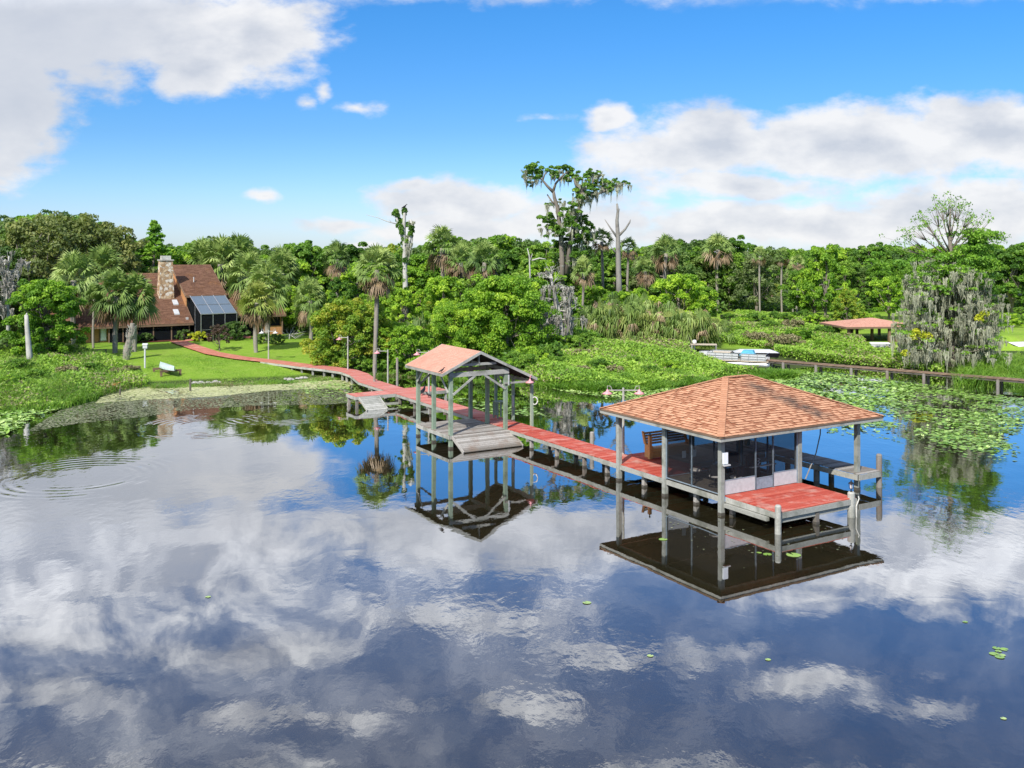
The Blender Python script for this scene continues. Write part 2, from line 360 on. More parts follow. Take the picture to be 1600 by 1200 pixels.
class MB:
    def __init__(s): s.v = []; s.f = []; s.t = []; s.mi = []
    def face(s, pts, tint=.5, mi=0):
        b = len(s.v); s.v += [tuple(p) for p in pts]; s.f.append(tuple(range(b, b + len(pts)))); s.t.append(tint); s.mi.append(mi)
    def hexa(s, P, tint=None, mi=0):
        if tint is None: tint = random.random()
        b = len(s.v); s.v += [tuple(p) for p in P]
        for q in ((0, 3, 2, 1), (4, 5, 6, 7), (0, 1, 5, 4), (1, 2, 6, 5), (2, 3, 7, 6), (3, 0, 4, 7)):
            s.f.append(tuple(b + i for i in q)); s.t.append(tint); s.mi.append(mi)
    def box(s, x0, x1, y0, y1, z0, z1, tint=None, mi=0):
        s.hexa([(x0, y0, z0), (x1, y0, z0), (x1, y1, z0), (x0, y1, z0), (x0, y0, z1), (x1, y0, z1), (x1, y1, z1), (x0, y1, z1)], tint, mi)
    def beam(s, p, q, w, h, tint=None, mi=0, up=(0, 0, 1)):
        p = Vector(p); q = Vector(q); d = (q - p).normalized(); up = Vector(up)
        if abs(d.dot(up)) > .99: up = Vector((0, 1, 0))
        sx = d.cross(up).normalized() * (w / 2); sy = sx.cross(d).normalized() * (h / 2)
        s.hexa([p - sx - sy, p + sx - sy, p + sx + sy, p - sx + sy, q - sx - sy, q + sx - sy, q + sx + sy, q - sx + sy], tint, mi)
    def tube(s, pts, rad, n=8, tint=None, mi=0, cap=True):
        if tint is None: tint = random.random()
        pts = [Vector(p) for p in pts]
        if not hasattr(rad, '__len__'): rad = [rad] * len(pts)
        rings = []; prev = None
        for i, p in enumerate(pts):
            d = (pts[min(i + 1, len(pts) - 1)] - pts[max(i - 1, 0)]).normalized()
            a = (prev - d * prev.dot(d)) if prev is not None else d.orthogonal()
            if a.length < 1e-5: a = d.orthogonal()
            a.normalize(); prev = a; b = d.cross(a)
            base = len(s.v)
            for k in range(n):
                th = 2 * math.pi * k / n; s.v.append(tuple(p + (a * math.cos(th) + b * math.sin(th)) * rad[i]))
            rings.append(base)
        for i in range(len(rings) - 1):
            for k in range(n):
                k2 = (k + 1) % n; s.f.append((rings[i] + k, rings[i] + k2, rings[i + 1] + k2, rings[i + 1] + k)); s.t.append(tint); s.mi.append(mi)
        if cap:
            s.f.append(tuple(rings[0] + k for k in reversed(range(n)))); s.t.append(tint); s.mi.append(mi)
            s.f.append(tuple(rings[-1] + k for k in range(n))); s.t.append(tint); s.mi.append(mi)
    def cyl(s, x, y, z0, z1, r, n=10, tint=None, mi=0, r1=None):
        s.tube([(x, y, z0), (x, y, z1)], [r, r if r1 is None else r1], n, tint, mi)
    def lathe(s, prof, c=(0, 0, 0), n=14, tint=.5, mi=0):
        base = len(s.v)
        for (r, z) in prof:
            for k in range(n):
                th = 2 * math.pi * k / n; s.v.append((c[0] + r * math.cos(th), c[1] + r * math.sin(th), c[2] + z))
        for i in range(len(prof) - 1):
            for k in range(n):
                k2 = (k + 1) % n; s.f.append((base + i * n + k, base + i * n + k2, base + (i + 1) * n + k2, base + (i + 1) * n + k)); s.t.append(tint); s.mi.append(mi)
    def me(s, name, mats, smooth=False):
        if isinstance(mats, str): mats = [mats]
        me = bpy.data.meshes.new(name); me.from_pydata(s.v, [], s.f)
        me.polygons.foreach_set('material_index', s.mi); me.polygons.foreach_set('use_smooth', [smooth] * len(s.f))
        at = me.attributes.new('tint', 'FLOAT', 'FACE'); at.data.foreach_set('value', s.t)
        for q in mats: me.materials.append(MATS[q])
        me.update(); return me
    def build(s, name, mats, parent=None, smooth=False):
        return link(name, s.me(name, mats, smooth), parent)
def shingles(mb, P0, P1, P2, P3, tab=.30, course=.14, lift=.032, lo=0, hi=1, pat=False):
    """rows of shingle tabs over a roof plane: P0-P1 eave (left to right), P3-P2 top"""
    P0, P1, P2, P3 = map(Vector, (P0, P1, P2, P3))
    nrm = (P1 - P0).cross(P3 - P0).normalized(); ax = (P1 - P0).normalized()
    sl = (P3 - P0) - ax * (P3 - P0).dot(ax); L = sl.length; n = max(1, int(round(L / course)))
    for r in range(n):
        a, b = r / n, (r + 1) / n
        l0, r0, l1, r1 = P0.lerp(P3, a), P1.lerp(P2, a), P0.lerp(P3, b), P1.lerp(P2, b)
        xa0, xb0 = (l0 - P0).dot(ax), (r0 - P0).dot(ax); xa1, xb1 = (l1 - P0).dot(ax), (r1 - P0).dot(ax)
        x = math.floor(xa0 / tab) * tab - random.choice((.0, .33, .5, .66)) * tab
        while x < xb0:
            e = x + tab; lt = True
            if pat: lt = random.random() < .62; e = x + tab * (random.uniform(.8, 1.5) if lt else random.uniform(.35, .75))
            p, q = max(x + .006, xa0), min(e - .006, xb0); p1, q1 = max(p, xa1), min(q, xb1)
            if q > p + .01:
                if p1 > q1: p1 = q1 = (xa1 + .0 if q < xa1 + tab else xb1)
                lf = nrm * (lift * random.uniform(.7, 1.3) * (1 if lt else .35)); tt = lo + (hi - lo) * random.random()
                if pat: tt = random.uniform(.62, 1) if lt else random.uniform(.05, .4)  # recessed tabs darker: dashed shadow lines of the rows put into the tint
                A = P0 + ax * p + sl * a; B = P0 + ax * q + sl * a; Cc = P0 + ax * q1 + sl * b; D = P0 + ax * p1 + sl * b
                mb.face([A + lf, B + lf, Cc + nrm * .003, D + nrm * .003], tt); mb.face([A - nrm * .01, B - nrm * .01, B + lf, A + lf], 0)  # lower lip in darkest tint, a painted shadow line under each course
            x = e

def P(px, py, z=0.0):
    d = F * (H - z) / (py - HY); return Vector(((px - 800) / F * d, d, z))
def PD(px, py, d):
    return Vector(((px - 800) / F * d, d, H - (py - HY) / F * d))

# ------------------------------------------------------------------ terrain
SH = [(-900, 720), (-300, 672), (0, 642), (90, 633), (165, 608), (200, 604), (330, 598), (440, 594), (540, 586), (600, 582), (660, 582), (760, 588), (830, 596),
      (860, 600), (930, 604), (1010, 602), (1100, 590), (1180, 579), (1290, 571), (1380, 577), (1450, 586), (1530, 593), (1600, 592), (1900, 600), (2500, 620)]
SX = np.array([s[0] for s in SH], float); SD = np.array([F * H / (s[1] - HY) for s in SH])
def sstep(x): x = np.clip(x, 0, 1); return x * x * (3 - 2 * x)
def ground(x, y):
    x = np.asarray(x, float); y = np.asarray(y, float)
    px = 800 + F * x / np.maximum(y, 1); D = np.interp(px, SX, SD); e = y - D
    z = -1.2 + 1.28 * sstep((e + 3) / 3.2) + .45 * sstep(e / 7) + .75 * sstep((e - 2) / 26) + .5 * sstep((e - 40) / 60)
    z = z + .05 * np.sin(x * .31) * np.cos(y * .27) * sstep(e / 6)
    canal = sstep((px - 1525) / 30) * sstep((y - 97) / 3) * sstep((110.5 - y) / 3)
    z = np.where(canal > 0, z * (1 - canal) + canal * -.6, z)
    return z
def gz(x, y): return float(ground(x, y))
def PG(px, py, off=0.0):
    z = 1.0
    for _ in range(12): p = P(px, py, z + off); z = .5 * z + .5 * gz(p.x, p.y)
    return p
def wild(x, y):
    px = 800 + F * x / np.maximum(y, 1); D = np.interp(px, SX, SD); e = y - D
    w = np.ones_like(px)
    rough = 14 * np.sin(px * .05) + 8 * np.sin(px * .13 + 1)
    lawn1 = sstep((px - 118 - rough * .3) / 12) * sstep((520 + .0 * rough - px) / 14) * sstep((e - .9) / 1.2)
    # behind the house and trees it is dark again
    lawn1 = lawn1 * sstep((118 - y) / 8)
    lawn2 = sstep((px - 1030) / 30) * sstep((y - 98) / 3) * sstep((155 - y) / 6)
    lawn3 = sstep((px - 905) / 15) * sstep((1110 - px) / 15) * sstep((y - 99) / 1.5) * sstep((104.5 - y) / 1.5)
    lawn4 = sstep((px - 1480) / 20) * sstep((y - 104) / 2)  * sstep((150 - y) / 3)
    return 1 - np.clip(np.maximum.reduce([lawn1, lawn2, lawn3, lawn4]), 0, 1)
cols = np.linspace(-1600, 3200, 401); es = np.concatenate([np.linspace(-6, 8, 57), np.linspace(8.6, 60, 110), np.linspace(62, 180, 50), np.geomspace(190, 6000, 30)])
D = np.interp(cols, SX, SD); Y = D[None, :] + es[:, None]; X = (cols[None, :] - 800) / F * Y
Z = ground(X, Y); V = np.stack([X, Y, Z], -1).reshape(-1, 3); nc = len(cols)
i, j = np.meshgrid(np.arange(len(es) - 1), np.arange(nc - 1), indexing='ij'); a = (i * nc + j).ravel()
Q = np.stack([a, a + 1, a + nc + 1, a + nc], -1)
me = np_mesh('ground', V, Q, np.full(len(Q), .5), ['ground_grass'], smooth=True)
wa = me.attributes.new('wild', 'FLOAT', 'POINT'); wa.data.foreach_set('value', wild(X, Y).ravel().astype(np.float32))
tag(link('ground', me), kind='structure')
mb = MB(); mb.face([(-3000, -400, 0), (3000, -400, 0), (3000, 2500, 0), (-3000, 2500, 0)]); tag(mb.build('lake_water', 'lake_water'), kind='structure')
mb = MB(); mb.face([(-3000, -400, -2.2), (3000, -400, -2.2), (3000, 2500, -2.2), (-3000, 2500, -2.2)]); tag(mb.build('lake_bed', 'mulch'), kind='structure')

# ------------------------------------------------------------------ pavilion (local frame: x along the front, y away from the camera)
AN = math.atan2(.51, .86); N0 = Vector((8.71, 39.95, 0)); DK = .80
u_ = Vector((math.cos(AN), math.sin(AN), 0)); v_ = Vector((-math.sin(AN), math.cos(AN), 0))
def L2W(s, t, z=0): return N0 + u_ * s + v_ * t + Vector((0, 0, z))
def planks(mb, x0, x1, y0, y1, z, along='x', w=.14, th=.04, gap=.010):
    """deck boards; along = direction the boards run"""
    a0, a1 = (y0, y1) if along == 'x' else (x0, x1)
    n = max(1, int(round((a1 - a0) / w))); w = (a1 - a0) / n
    for i in range(n):
        p = a0 + i * w + gap / 2; q = a0 + (i + 1) * w - gap / 2; dz = random.uniform(-.004, .004); j = random.uniform(-.012, .012)
        if along == 'x': mb.box(x0 + j, x1 + j, p, q, z - th, z + dz)
        else: mb.box(p, q, y0 + j, y1 + j, z - th, z + dz)
pav = thing('pavilion', 'pavilion over the lake with orange hip roof and a screened corner room', 'pavilion', N0, AN)
ROOFZ = 3.36; OV = .5
rx0, rx1, ry0, ry1 = -.5, 9.53, -.5, 7.9; rz = ROOFZ; tz = 5.06; ra, rb, rm = 3.7, 5.25, 3.7
mb = MB()
c = [(rx0, ry0, rz), (rx1, ry0, rz), (rx1, ry1, rz), (rx0, ry1, rz)]; A = (ra, rm, tz); B = (rb, rm, tz)

for q_ in ((c[0], c[1], B, A), (c[3], c[0], A, A), (c[2], c[3], A, B), (c[1], c[2], B, B)): shingles(mb, *q_, tab=.30, course=.175, lift=.035, pat=True)
for f in ((c[0], c[1], B, A), (c[2], c[3], A, B)): mb.face([Vector(p) - Vector((0, 0, .02)) for p in f], .3)
for f in ((c[3], c[0], A), (c[1], c[2], B)): mb.face([Vector(p) - Vector((0, 0, .02)) for p in f], .3)
roof = mb.build('roof', 'orange_shingle', pav)
mb = MB()
for a, b in ((c[0], A), (c[1], B), (c[2], B), (c[3], A), (A, B)):     # hip caps
    a = Vector(a); b = Vector(b); n = int((b - a).length / .22)
    for k in range(n):
        p = a.lerp(b, k / n); q = a.lerp(b, (k + 1.15) / n if k < n - 1 else 1)
        mb.beam(p + Vector((0, 0, .038)), q + Vector((0, 0, .018)), .30, .014, random.uniform(.45, .75))
mb.build('ridge_cap', 'orange_shingle', roof)
mb = MB(); fz0, fz1 = rz - .20, rz - .012
mb.box(rx0, rx1, ry0, ry0 + .035, fz0, fz1, .6); mb.box(rx0, rx1, ry1 - .035, ry1, fz0, fz1, .6)
mb.box(rx0, rx0 + .035, ry0 + .037, ry1 - .037, fz0, fz1, .5); mb.box(rx1 - .035, rx1, ry0 + .037, ry1 - .037, fz0, fz1, .5)
mb.build('fascia', 'pale_wood', roof)
mb = MB(); mb.box(rx0 - .025, rx1 + .025, ry0 - .025, ry0 - .002, fz1 - .05, fz1 + .03, .2); mb.box(rx0 - .025, rx0 - .002, ry0, ry1, fz1 - .05, fz1 + .03, .2); mb.box(rx1 + .002, rx1 + .025, ry0, ry1, fz1 - .05, fz1 + .03, .2); mb.build('drip_edge', 'brown_wood', roof)
mb = MB(); mb.box(rx0 + .04, rx1 - .04, ry0 + .04, ry1 - .04, rz - .05, rz - .03, .5)
mb.build('ceiling', 'soffit', pav)
mb = MB()
for y in (.0, 3.62, 7.02): mb.box(-.1, 8.8, y - .05, y + .05, rz - .30, rz - .055, .3)
for x in (.0, 4.55, 8.35): mb.box(x - .05, x + .05, .055, 6.96, rz - .29, rz - .057, .3)
mb.build('roof_beam', 'pale_wood', pav)
for (x, y) in ((0, 0), (0, 3.62), (0, 7.02), (4.55, 0), (8.35, 0), (8.35, 3.6), (8.35, 7.02), (4.55, 7.02), (4.55, 3.62)):
    mb = MB(); mb.box(x - .10, x + .10, y - .10, y + .10, -1.3, rz - .31, random.uniform(.2, .8)); mb.box(x - .108, x + .108, y - .108, y + .108, -.35, .12, 0, 1)
    mb.build('post', ['post_wood', 'dark_wood'], pav)
# floor frame and decks
mb = MB(); planks(mb, .12, 4.5, .1, 3.7, DK, 'x'); mb.build('room_floor', 'carpet', pav)
mb = MB(); planks(mb, .16, 4.62, -3.0, .02, DK + .002, 'x', .14)
mb.build('front_deck', 'red_deck', pav)
mb = MB(); planks(mb, .04, 2.9, 3.72, 8.5, DK + .002, 'x', .14); mb.build('rear_deck', 'red_deck', pav)
mb = MB(); planks(mb, 2.92, 8.0, 5.4, 8.5, DK, 'y', .14); planks(mb, 8.02, 9.5, -.35, 8.5, DK + .03, 'x', .15); mb.build('side_dock', 'grey_wood', pav)
mb = MB()
for (x0, x1, y0, y1) in ((.12, 4.66, -3.04, -3.0), (.12, .16, -2.995, -.11), (4.62, 4.66, -2.995, -.11), (-.02, .04, .11, 3.5), (-.02, .04, 3.75, 8.5), (2.95, 7.98, 5.36, 5.4), (7.95, 8.0, -.33, 5.3), (9.5, 9.55, -.35, 8.5), (8.02, 9.5, -.40, -.355), (.1, 8.2, 8.5, 8.55)):
    mb.box(x0, x1, y0, y1, DK - .26, DK - .045 if x0 < 7.9 or y0 < -1 else DK - .02, random.uniform(.3, .8))
for y in (-2.6, -1.6, -.5, 1.0, 2.3, 4.6, 6.2, 7.6): mb.box(.3, 4.4 if y < 3 else 8, y - .04, y + .04, DK - .24, DK - .05, .2)
mb.box(.30, 4.5, -2.95, -2.87, DK - .46, DK - .27, .4)
mb.box(-.06, .1, -2.6, -.2, DK - .42, DK - .27, .2)
mb.build('joist', 'pale_wood', pav)
for (x, y) in ((2.4, -2.9), (4.4, -.3), (.3, -.35), (.28, 1.85), (2.3, 1.8), (2.3, 3.5), (.25, 5.4), (2.6, 5.4), (2.6, 8.3), (.25, 8.3), (5.3, 5.5), (5.3, 8.3), (2.3, -.2)):
    mb = MB(); mb.box(x - .09, x + .09, y - .09, y + .09, -1.3, DK - .26, random.random()); mb.box(x - .096, x + .096, y - .096, y + .096, -.3, .1, 0, 1); mb.build('piling', ['grey_wood', 'dark_wood'], pav)
for (x, y, h, r) in ((.06, -3.1, 1.12, .13), (4.42, -2.95, 1.05, .16), (9.62, -.2, 1.55, .14), (8.15, 2.2, .8, .15), (9.4, 2.4, .8, .14), (8.15, 5.1, .8, .15), (9.4, 5.2, .8, .14), (9.4, 8.2, .8, .14)):
    mb = MB(); mb.tube([(x, y, -1.3), (x, y, h - .06), (x, y, h)], [r, r * .95, r * .7], 12, .3 if x > 8 else .7); mb.build('piling', 'grey_wood' if x > 8 else 'pale_wood', pav, False)
# screened room
rm_ = MB(); kn = MB(); fr = MB()
def wallrun(p, q, cuts, knee):
    p = Vector(p); q = Vector(q); d = q - p
    for a, b, kind in cuts:
        A = p + d * a; B = p + d * b; z0 = DK + .03; z1 = rz - .32; kz = DK + .62 if knee else DK + .06
        if kind == 'door': kz = DK + .5
        nn = Vector((d.y, -d.x, 0)).normalized() * .006
        rm_.face([(A.x, A.y, kz), (B.x, B.y, kz), (B.x, B.y, z1), (A.x, A.y, z1)])
        kn.hexa([(A - nn).to_tuple()[:2] + (z0,), (B - nn).to_tuple()[:2] + (z0,), (B + nn).to_tuple()[:2] + (z0,), (A + nn).to_tuple()[:2] + (z0,),
                 (A - nn).to_tuple()[:2] + (kz,), (B - nn).to_tuple()[:2] + (kz,), (B + nn).to_tuple()[:2] + (kz,), (A + nn).to_tuple()[:2] + (kz,)], .5, 1 if kind == 'door' else 0)
        for X in (A, B): fr.box(X.x - .03, X.x + .03, X.y - .03, X.y + .03, DK + .01, z1, .5)
        fr.beam((A.x, A.y, kz), (B.x, B.y, kz), .035, .035, .5)
wallrun((.12, -.02, 0), (4.42, -.02, 0), ((0, .42, 'n'), (.42, .66, 'door'), (.66, 1, 'n')), True)
wallrun((-.01, .12, 0), (-.01, 3.5, 0), ((0, .5, 'n'), (.5, 1, 'n')), False)
wallrun((.12, 3.66, 0), (4.42, 3.66, 0), ((0, .33, 'n'), (.33, .66, 'n'), (.66, 1, 'n')), False)
wallrun((4.5, .12, 0), (4.5, 3.5, 0), ((0, .5, 'n'), (.5, 1, 'n')), False)
rm_.build('insect_screen', 'insect_screen', pav); kn.build('kick_panel', ['white_paint', 'grey_paint'], pav); fr.build('screen_frame', 'grey_paint', pav)
# things in and around the pavilion
def sub(name, label, cat, s, t, z, rzz=0, group=None): return thing(name, label, cat, L2W(s, t, z), AN + rzz, group)
def patio_chair(s, t, rzz, label):
    ch = sub('patio_chair', label, 'chair', s, t, DK + .01, rzz, 'swivel chairs in the screened room')
    mb = MB(); mb.lathe([(0, .47), (.24, .48), (.27, .44), (.25, .40), (0, .39)], n=16); mb.build('seat_cushion', 'cushion', ch, True)
    mb = MB(); mb.tube([(.28 * math.cos(a), .28 * math.sin(a), .03) for a in np.linspace(0, 2 * math.pi, 19)], .018, 6); mb.cyl(0, 0, .03, .39, .03)
    for k in range(4): mb.tube([(0, 0, .16), (.28 * math.cos(k * 1.57), .28 * math.sin(k * 1.57), .03)], .014, 6)
    mb.build('swivel_base', 'black_metal', ch)
    mb = MB()
    for k in (-1, 1): mb.tube([(k * .27, -.22, .42), (k * .27, -.2, .66), (k * .27, .2, .68), (k * .26, .27, .95)], .016, 6); mb.tube([(k * .27, .2, .68), (k * .24, .2, .42)], .016, 6)
    mb.tube([(-.26, .27, .95), (0, .30, 1.0), (.26, .27, .95)], .016, 6)
    mb.build('armrest', 'black_metal', ch)
    mb = MB(); mb.hexa([(-.24, .2, .5), (.24, .2, .5), (.24, .225, .5), (-.24, .225, .5), (-.24, .27, .96), (.24, .27, .96), (.24, .295, .96), (-.24, .295, .96)]); mb.build('backrest', 'black_fabric', ch)
patio_chair(.9, 1.35, 2.6, 'swivel patio chair with pale round cushion, nearest the open left screen')
patio_chair(1.55, .75, 3.3, 'swivel patio chair with pale cushion just inside the front screen')
patio_chair(1.0, 2.7, .8, 'swivel patio chair farther back in the screened room, facing the table')
patio_chair(3.0, 2.5, -.8, 'swivel patio chair at the far right of the round table')
tb = sub('patio_table', 'round glass patio table inside the screened room', 'table', 2.1, 1.9, DK + .01)
mb = MB(); mb.lathe([(0, .70), (.58, .70), (.60, .715), (.58, .73), (0, .73)], n=24); mb.build('tabletop', 'glass_top', tb)
for k in range(4):
    a = k * 1.571 + .4; mb = MB(); mb.tube([(.42 * math.cos(a), .42 * math.sin(a), 0), (.25 * math.cos(a), .25 * math.sin(a), .35), (.46 * math.cos(a), .46 * math.sin(a), .69)], .018, 6); mb.build('leg', 'black_metal', tb)
gr = sub('covered_grill', 'black covered grill with white marks near the screen door', 'grill', 3.0, 1.2, DK + .01)
mb = MB(); mb.lathe([(.30, 0), (.33, .1), (.30, .6), (.36, .85), (.30, 1.1), (.12, 1.22), (0, 1.24)], n=14); mb.build('cover', 'black_fabric', gr, True)
mb = MB()
for k in range(5): mb.beam((-.08 if k % 2 else .06, -.36, .74 + k * .07), (.06 if k % 2 else -.08, -.36, .81 + k * .07), .012, .03)
mb.build('white_mark', 'paper', gr)
sp = sub('side_shelf', 'long narrow white shelf across the inside of the screen door', 'shelf', 2.95, .55, DK + .01)
mb = MB(); mb.box(-.75, .75, -.07, .07, .80, .84); mb.build('board', 'white_paint', sp)
for k in (-1, 1): mb = MB(); mb.box(k * .65 - .02, k * .65 + .02, -.05, .05, 0, .80); mb.build('leg', 'black_metal', sp)
# bench with slatted back
bn = sub('wooden_bench', 'orange wooden bench with slatted back on the red rear deck', 'bench', 2.05, 7.1, DK + .004, 0)
mb = MB(); planks(mb, .1, 2.6, 0, .6, .45, 'x', .12, .03); mb.build('seat', 'bench_wood', bn)
mb = MB()
for k in range(4): mb.box(.1, 2.6, .02, .05, .03 + k * .1, .12 + k * .1)
mb.build('front_panel', 'bench_wood', bn)
mb = MB()
for k in range(5): zz = .58 + k * .12; yy = .52 + k * .05; mb.hexa([(.1, yy, zz), (2.6, yy, zz), (2.6, yy + .03, zz), (.1, yy + .03, zz), (.1, yy + .035, zz + .095), (2.6, yy + .035, zz + .095), (2.6, yy + .065, zz + .095), (.1, yy + .065, zz + .095)])
mb.build('backrest', 'bench_wood', bn)
for x in (0, 2.61):
    mb = MB(); mb.box(x, x + .08, .0, .55, 0, .62); mb.hexa([(x, .45, .62), (x + .08, .45, .62), (x + .08, .62, .62), (x, .62, .62), (x, .66, 1.22), (x + .08, .66, 1.22), (x + .08, .80, 1.22), (x, .80, 1.22)]); mb.build('side_panel', 'bench_wood', bn)
mb = MB(); mb.box(-.16, -.01, -.04, .1, 0, 1.12); mb.build('corner_post', 'bench_wood', bn)
mb = MB(); mb.lathe([(.0, 1.12), (.045, 1.13), (.02, 1.2), (.05, 1.26), (.0, 1.32)], (-.085, .03, 0), 10); mb.build('finial', 'black_metal', bn)
# notices
nt = sub('notice_board', 'white notice box fixed to the near corner post of the pavilion', 'sign', .08, -.12, 0)
mb = MB(); mb.box(-.13, .13, -.06, -.002, 2.15, 2.62); mb.build('panel', 'paper', nt)
mb = MB(); mb.box(-.12, .22, -.12, -.002, 2.07, 2.12); mb.build('ledge', 'white_paint', nt)
for (s, lb) in ((1.1, 'left one of two small pale papers on the rear screen of the room'), (1.72, 'right one of two small pale papers on the rear screen of the room')):
    q = tag(MB().build('paper_notice', 'paper'), lb, 'notice', 'papers on the rear screen'); bpy.data.objects.remove(q)
    mb = MB(); mb.box(-.11, .11, -.012, 0, -.16, .16); o = mb.build('paper_notice', 'paper'); tag(o, lb, 'notice', 'papers on the rear screen'); o.location = L2W(s, 3.62, 1.75); o.rotation_euler = (0, 0, AN)
# lantern on the piling
ln = sub('lantern', 'small lantern on top of the right front piling of the pavilion deck', 'lantern', 4.42, -2.95, 1.05)
mb = MB(); mb.lathe([(.05, 0), (.05, .03), (.02, .05), (.02, .10), (.07, .13)], n=8); mb.lathe([(.13, .34), (.10, .37), (.03, .42), (.02, .47), (0, .48)], n=8)
for k in range(4): a = k * 1.571 + .78; mb.tube([(.07 * math.cos(a), .07 * math.sin(a), .13), (.10 * math.cos(a), .10 * math.sin(a), .34)], .008, 4)
mb.build('frame', 'black_metal', ln)
mb = MB(); mb.lathe([(.045, .14), (.06, .32), (0, .33)], n=8); mb.build('lens', 'white_enamel', ln)
hp = L2W(4.7, -3.08)
o = MB(); o.tube([(0, 0, .86), (.02, -.02, .75), (-.10, -.03, .45), (-.10, -.04, .1), (-.06, -.04, -.4)], .025, 6, .6); o = o.build('water_hose', 'rope'); o.location = hp; tag(o, 'white hose hanging off the right corner of the red front deck', 'hose')
o = MB(); o.tube([(2.0, .9, 3.1), (1.95, .88, 2.45), (1.3, .55, 1.7), (0, 0, .78)], .03, 6, .4); o = o.build('lift_strap', 'grey_wood'); o.location = L2W(5.35, .35); o.rotation_euler = (0, 0, AN); tag(o, 'slanting hoist strap hanging under the open right bay of the pavilion', 'strap')

# ------------------------------------------------------------------ boardwalk
bw = thing('boardwalk', 'long red plank boardwalk running from the pavilion to the house lawn', 'boardwalk', N0, AN)
XC = .83; HWD = .80
pl = [Vector((XC, 8.5, DK)), Vector((XC, 40.6, DK))]
WI = Matrix.Rotation(-AN, 4, 'Z') @ Matrix.Translation(-N0)
land = [(561, 584.5, 0), (545, 579.0, 0), (515, 574.5, 0), (480, 571.0, 0), (450, 567.0, 0), (417, 563.0, 1), (375, 558.5, 1), (332, 551.0, 1), (303, 541.5, 1), (277, 532.5, 1)]
e_ = L2W(XC, 40.6); print('walk end px', 800 + F * e_.x / e_.y, HY + F * (H - DK) / e_.y)
for (px, py, g) in land:
    w = PG(px, py, .16) if g else P(px, py, DK)
    if not g:
        zz = max(DK, gz(w.x, w.y) + .16) if px > 500 else max(.8, gz(w.x, w.y) + .22); w = P(px, py, zz)
    pl.append(WI @ w)
pl = [pl[0]] + [p for p in pl[1:2] if p.y < (WI @ P(561, 584.5, DK)).y] + pl[2:]
print('walk', [tuple(round(c, 1) for c in p) for p in pl])
mb = MB(); st = MB(); run = 0
def offset_frames(pl):
    out = []
    for i, p in enumerate(pl):
        a = pl[max(i - 1, 0)]; b = pl[min(i + 1, len(pl) - 1)]; d = (b - a); d.z = 0; d.normalize(); out.append(Vector((d.y, -d.x, 0)))
    return out
ofs = offset_frames(pl)
for i in range(len(pl) - 1):
    a, b = pl[i], pl[i + 1]; L = (b - a).length; n = max(1, int(L / .15))
    for k in range(n):
        yy = a.lerp(b, k / n).y; mi = 1 if i >= 5 else (2 if yy + random.uniform(-2.5, 2.5) > 20 or random.random() < .10 else 0)
        f0, f1 = (k + .04) / n, (k + .96) / n
        c0, c1 = a.lerp(b, f0), a.lerp(b, f1); o0 = ofs[i].lerp(ofs[i + 1], f0) * HWD; o1 = ofs[i].lerp(ofs[i + 1], f1) * HWD; dz = Vector((0, 0, random.uniform(-.004, .004))); th = Vector((0, 0, .045))
        jt = random.uniform(.97, 1.02)
        mb.hexa([c0 - o0 * jt - th, c0 + o0 - th, c1 + o1 - th, c1 - o1 * jt - th, c0 - o0 * jt + dz, c0 + o0 + dz, c1 + o1 + dz, c1 - o1 * jt + dz], None, mi)
    if i < 7:
        for sgn in (-1, 1):
            p0 = a + ofs[i] * (HWD - .04) * sgn - Vector((0, 0, .15)); p1 = b + ofs[i + 1] * (HWD - .04) * sgn - Vector((0, 0, .15)); st.beam(p0, p1, .06, .19, random.uniform(.4, .9))
mb.build('deck', ['red_deck', 'red_path', 'red_faded'], bw)
st.build('stringer', 'pale_wood', bw)
ys = np.arange(10.2, 40.5, 2.55)
for y in ys:
    for sx in (-.62, .62):
        if sx > 0 and 17 < y < 22.5: continue
        mb = MB(); mb.box(XC + sx - .08, XC + sx + .08, y - .08, y + .08, -1.3, DK - .05, random.random()); mb.box(XC + sx - .086, XC + sx + .086, y - .086, y + .086, -.3, .1, 0, 1); mb.build('piling', ['grey_wood', 'dark_wood'], bw)
    mb = MB(); mb.box(XC - .9, XC + .9, y + .085, y + .13, DK - .38, DK - .22, .4); mb.build('cross_beam', 'grey_wood', bw)
for i in range(2, 6):
    for f in (0., .5):
        p = pl[i].lerp(pl[i + 1], f)
        for sgn in (-1, 1):
            q = p + ofs[i] * .6 * sgn; mb = MB(); mb.box(q.x - .07, q.x + .07, q.y - .07, q.y + .07, -.8, p.z - .06, random.random()); mb.build('piling', 'pale_wood', bw)
# side landings and their ramp
lA = WI @ P(541, 601, DK); lB = WI @ P(611, 607, DK); print('landing', lA, lB)
ly0 = 33.4; 
mb = MB(); planks(mb, -3.0, .0, ly0, ly0 + 1.8, DK - .005, 'y', .15); planks(mb, 1.65, 4.0, ly0 - .3, ly0 + 2.2, DK - .005, 'y', .15); mb.build('landing', 'red_faded', bw)
mb = MB(); mb.box(-3.02, .0, ly0 - .04, ly0, DK - .24, DK - .02, .7); mb.box(-3.06, -3.02, ly0 - .04, ly0 + 1.8, DK - .24, DK - .02, .7); mb.box(-1.6, 0, ly0 - .5, ly0 - .42, .1, .26, .6); mb.build('landing_rim', 'pale_wood', bw); mb = MB(); mb.box(1.68, 4.02, ly0 - .34, ly0 - .30, DK - .24, DK - .02, .6); mb.box(4.02, 4.06, ly0 - .34, ly0 + 2.2, DK - .24, DK - .02, .6)
mb.build('landing_rim', 'pale_wood', bw)
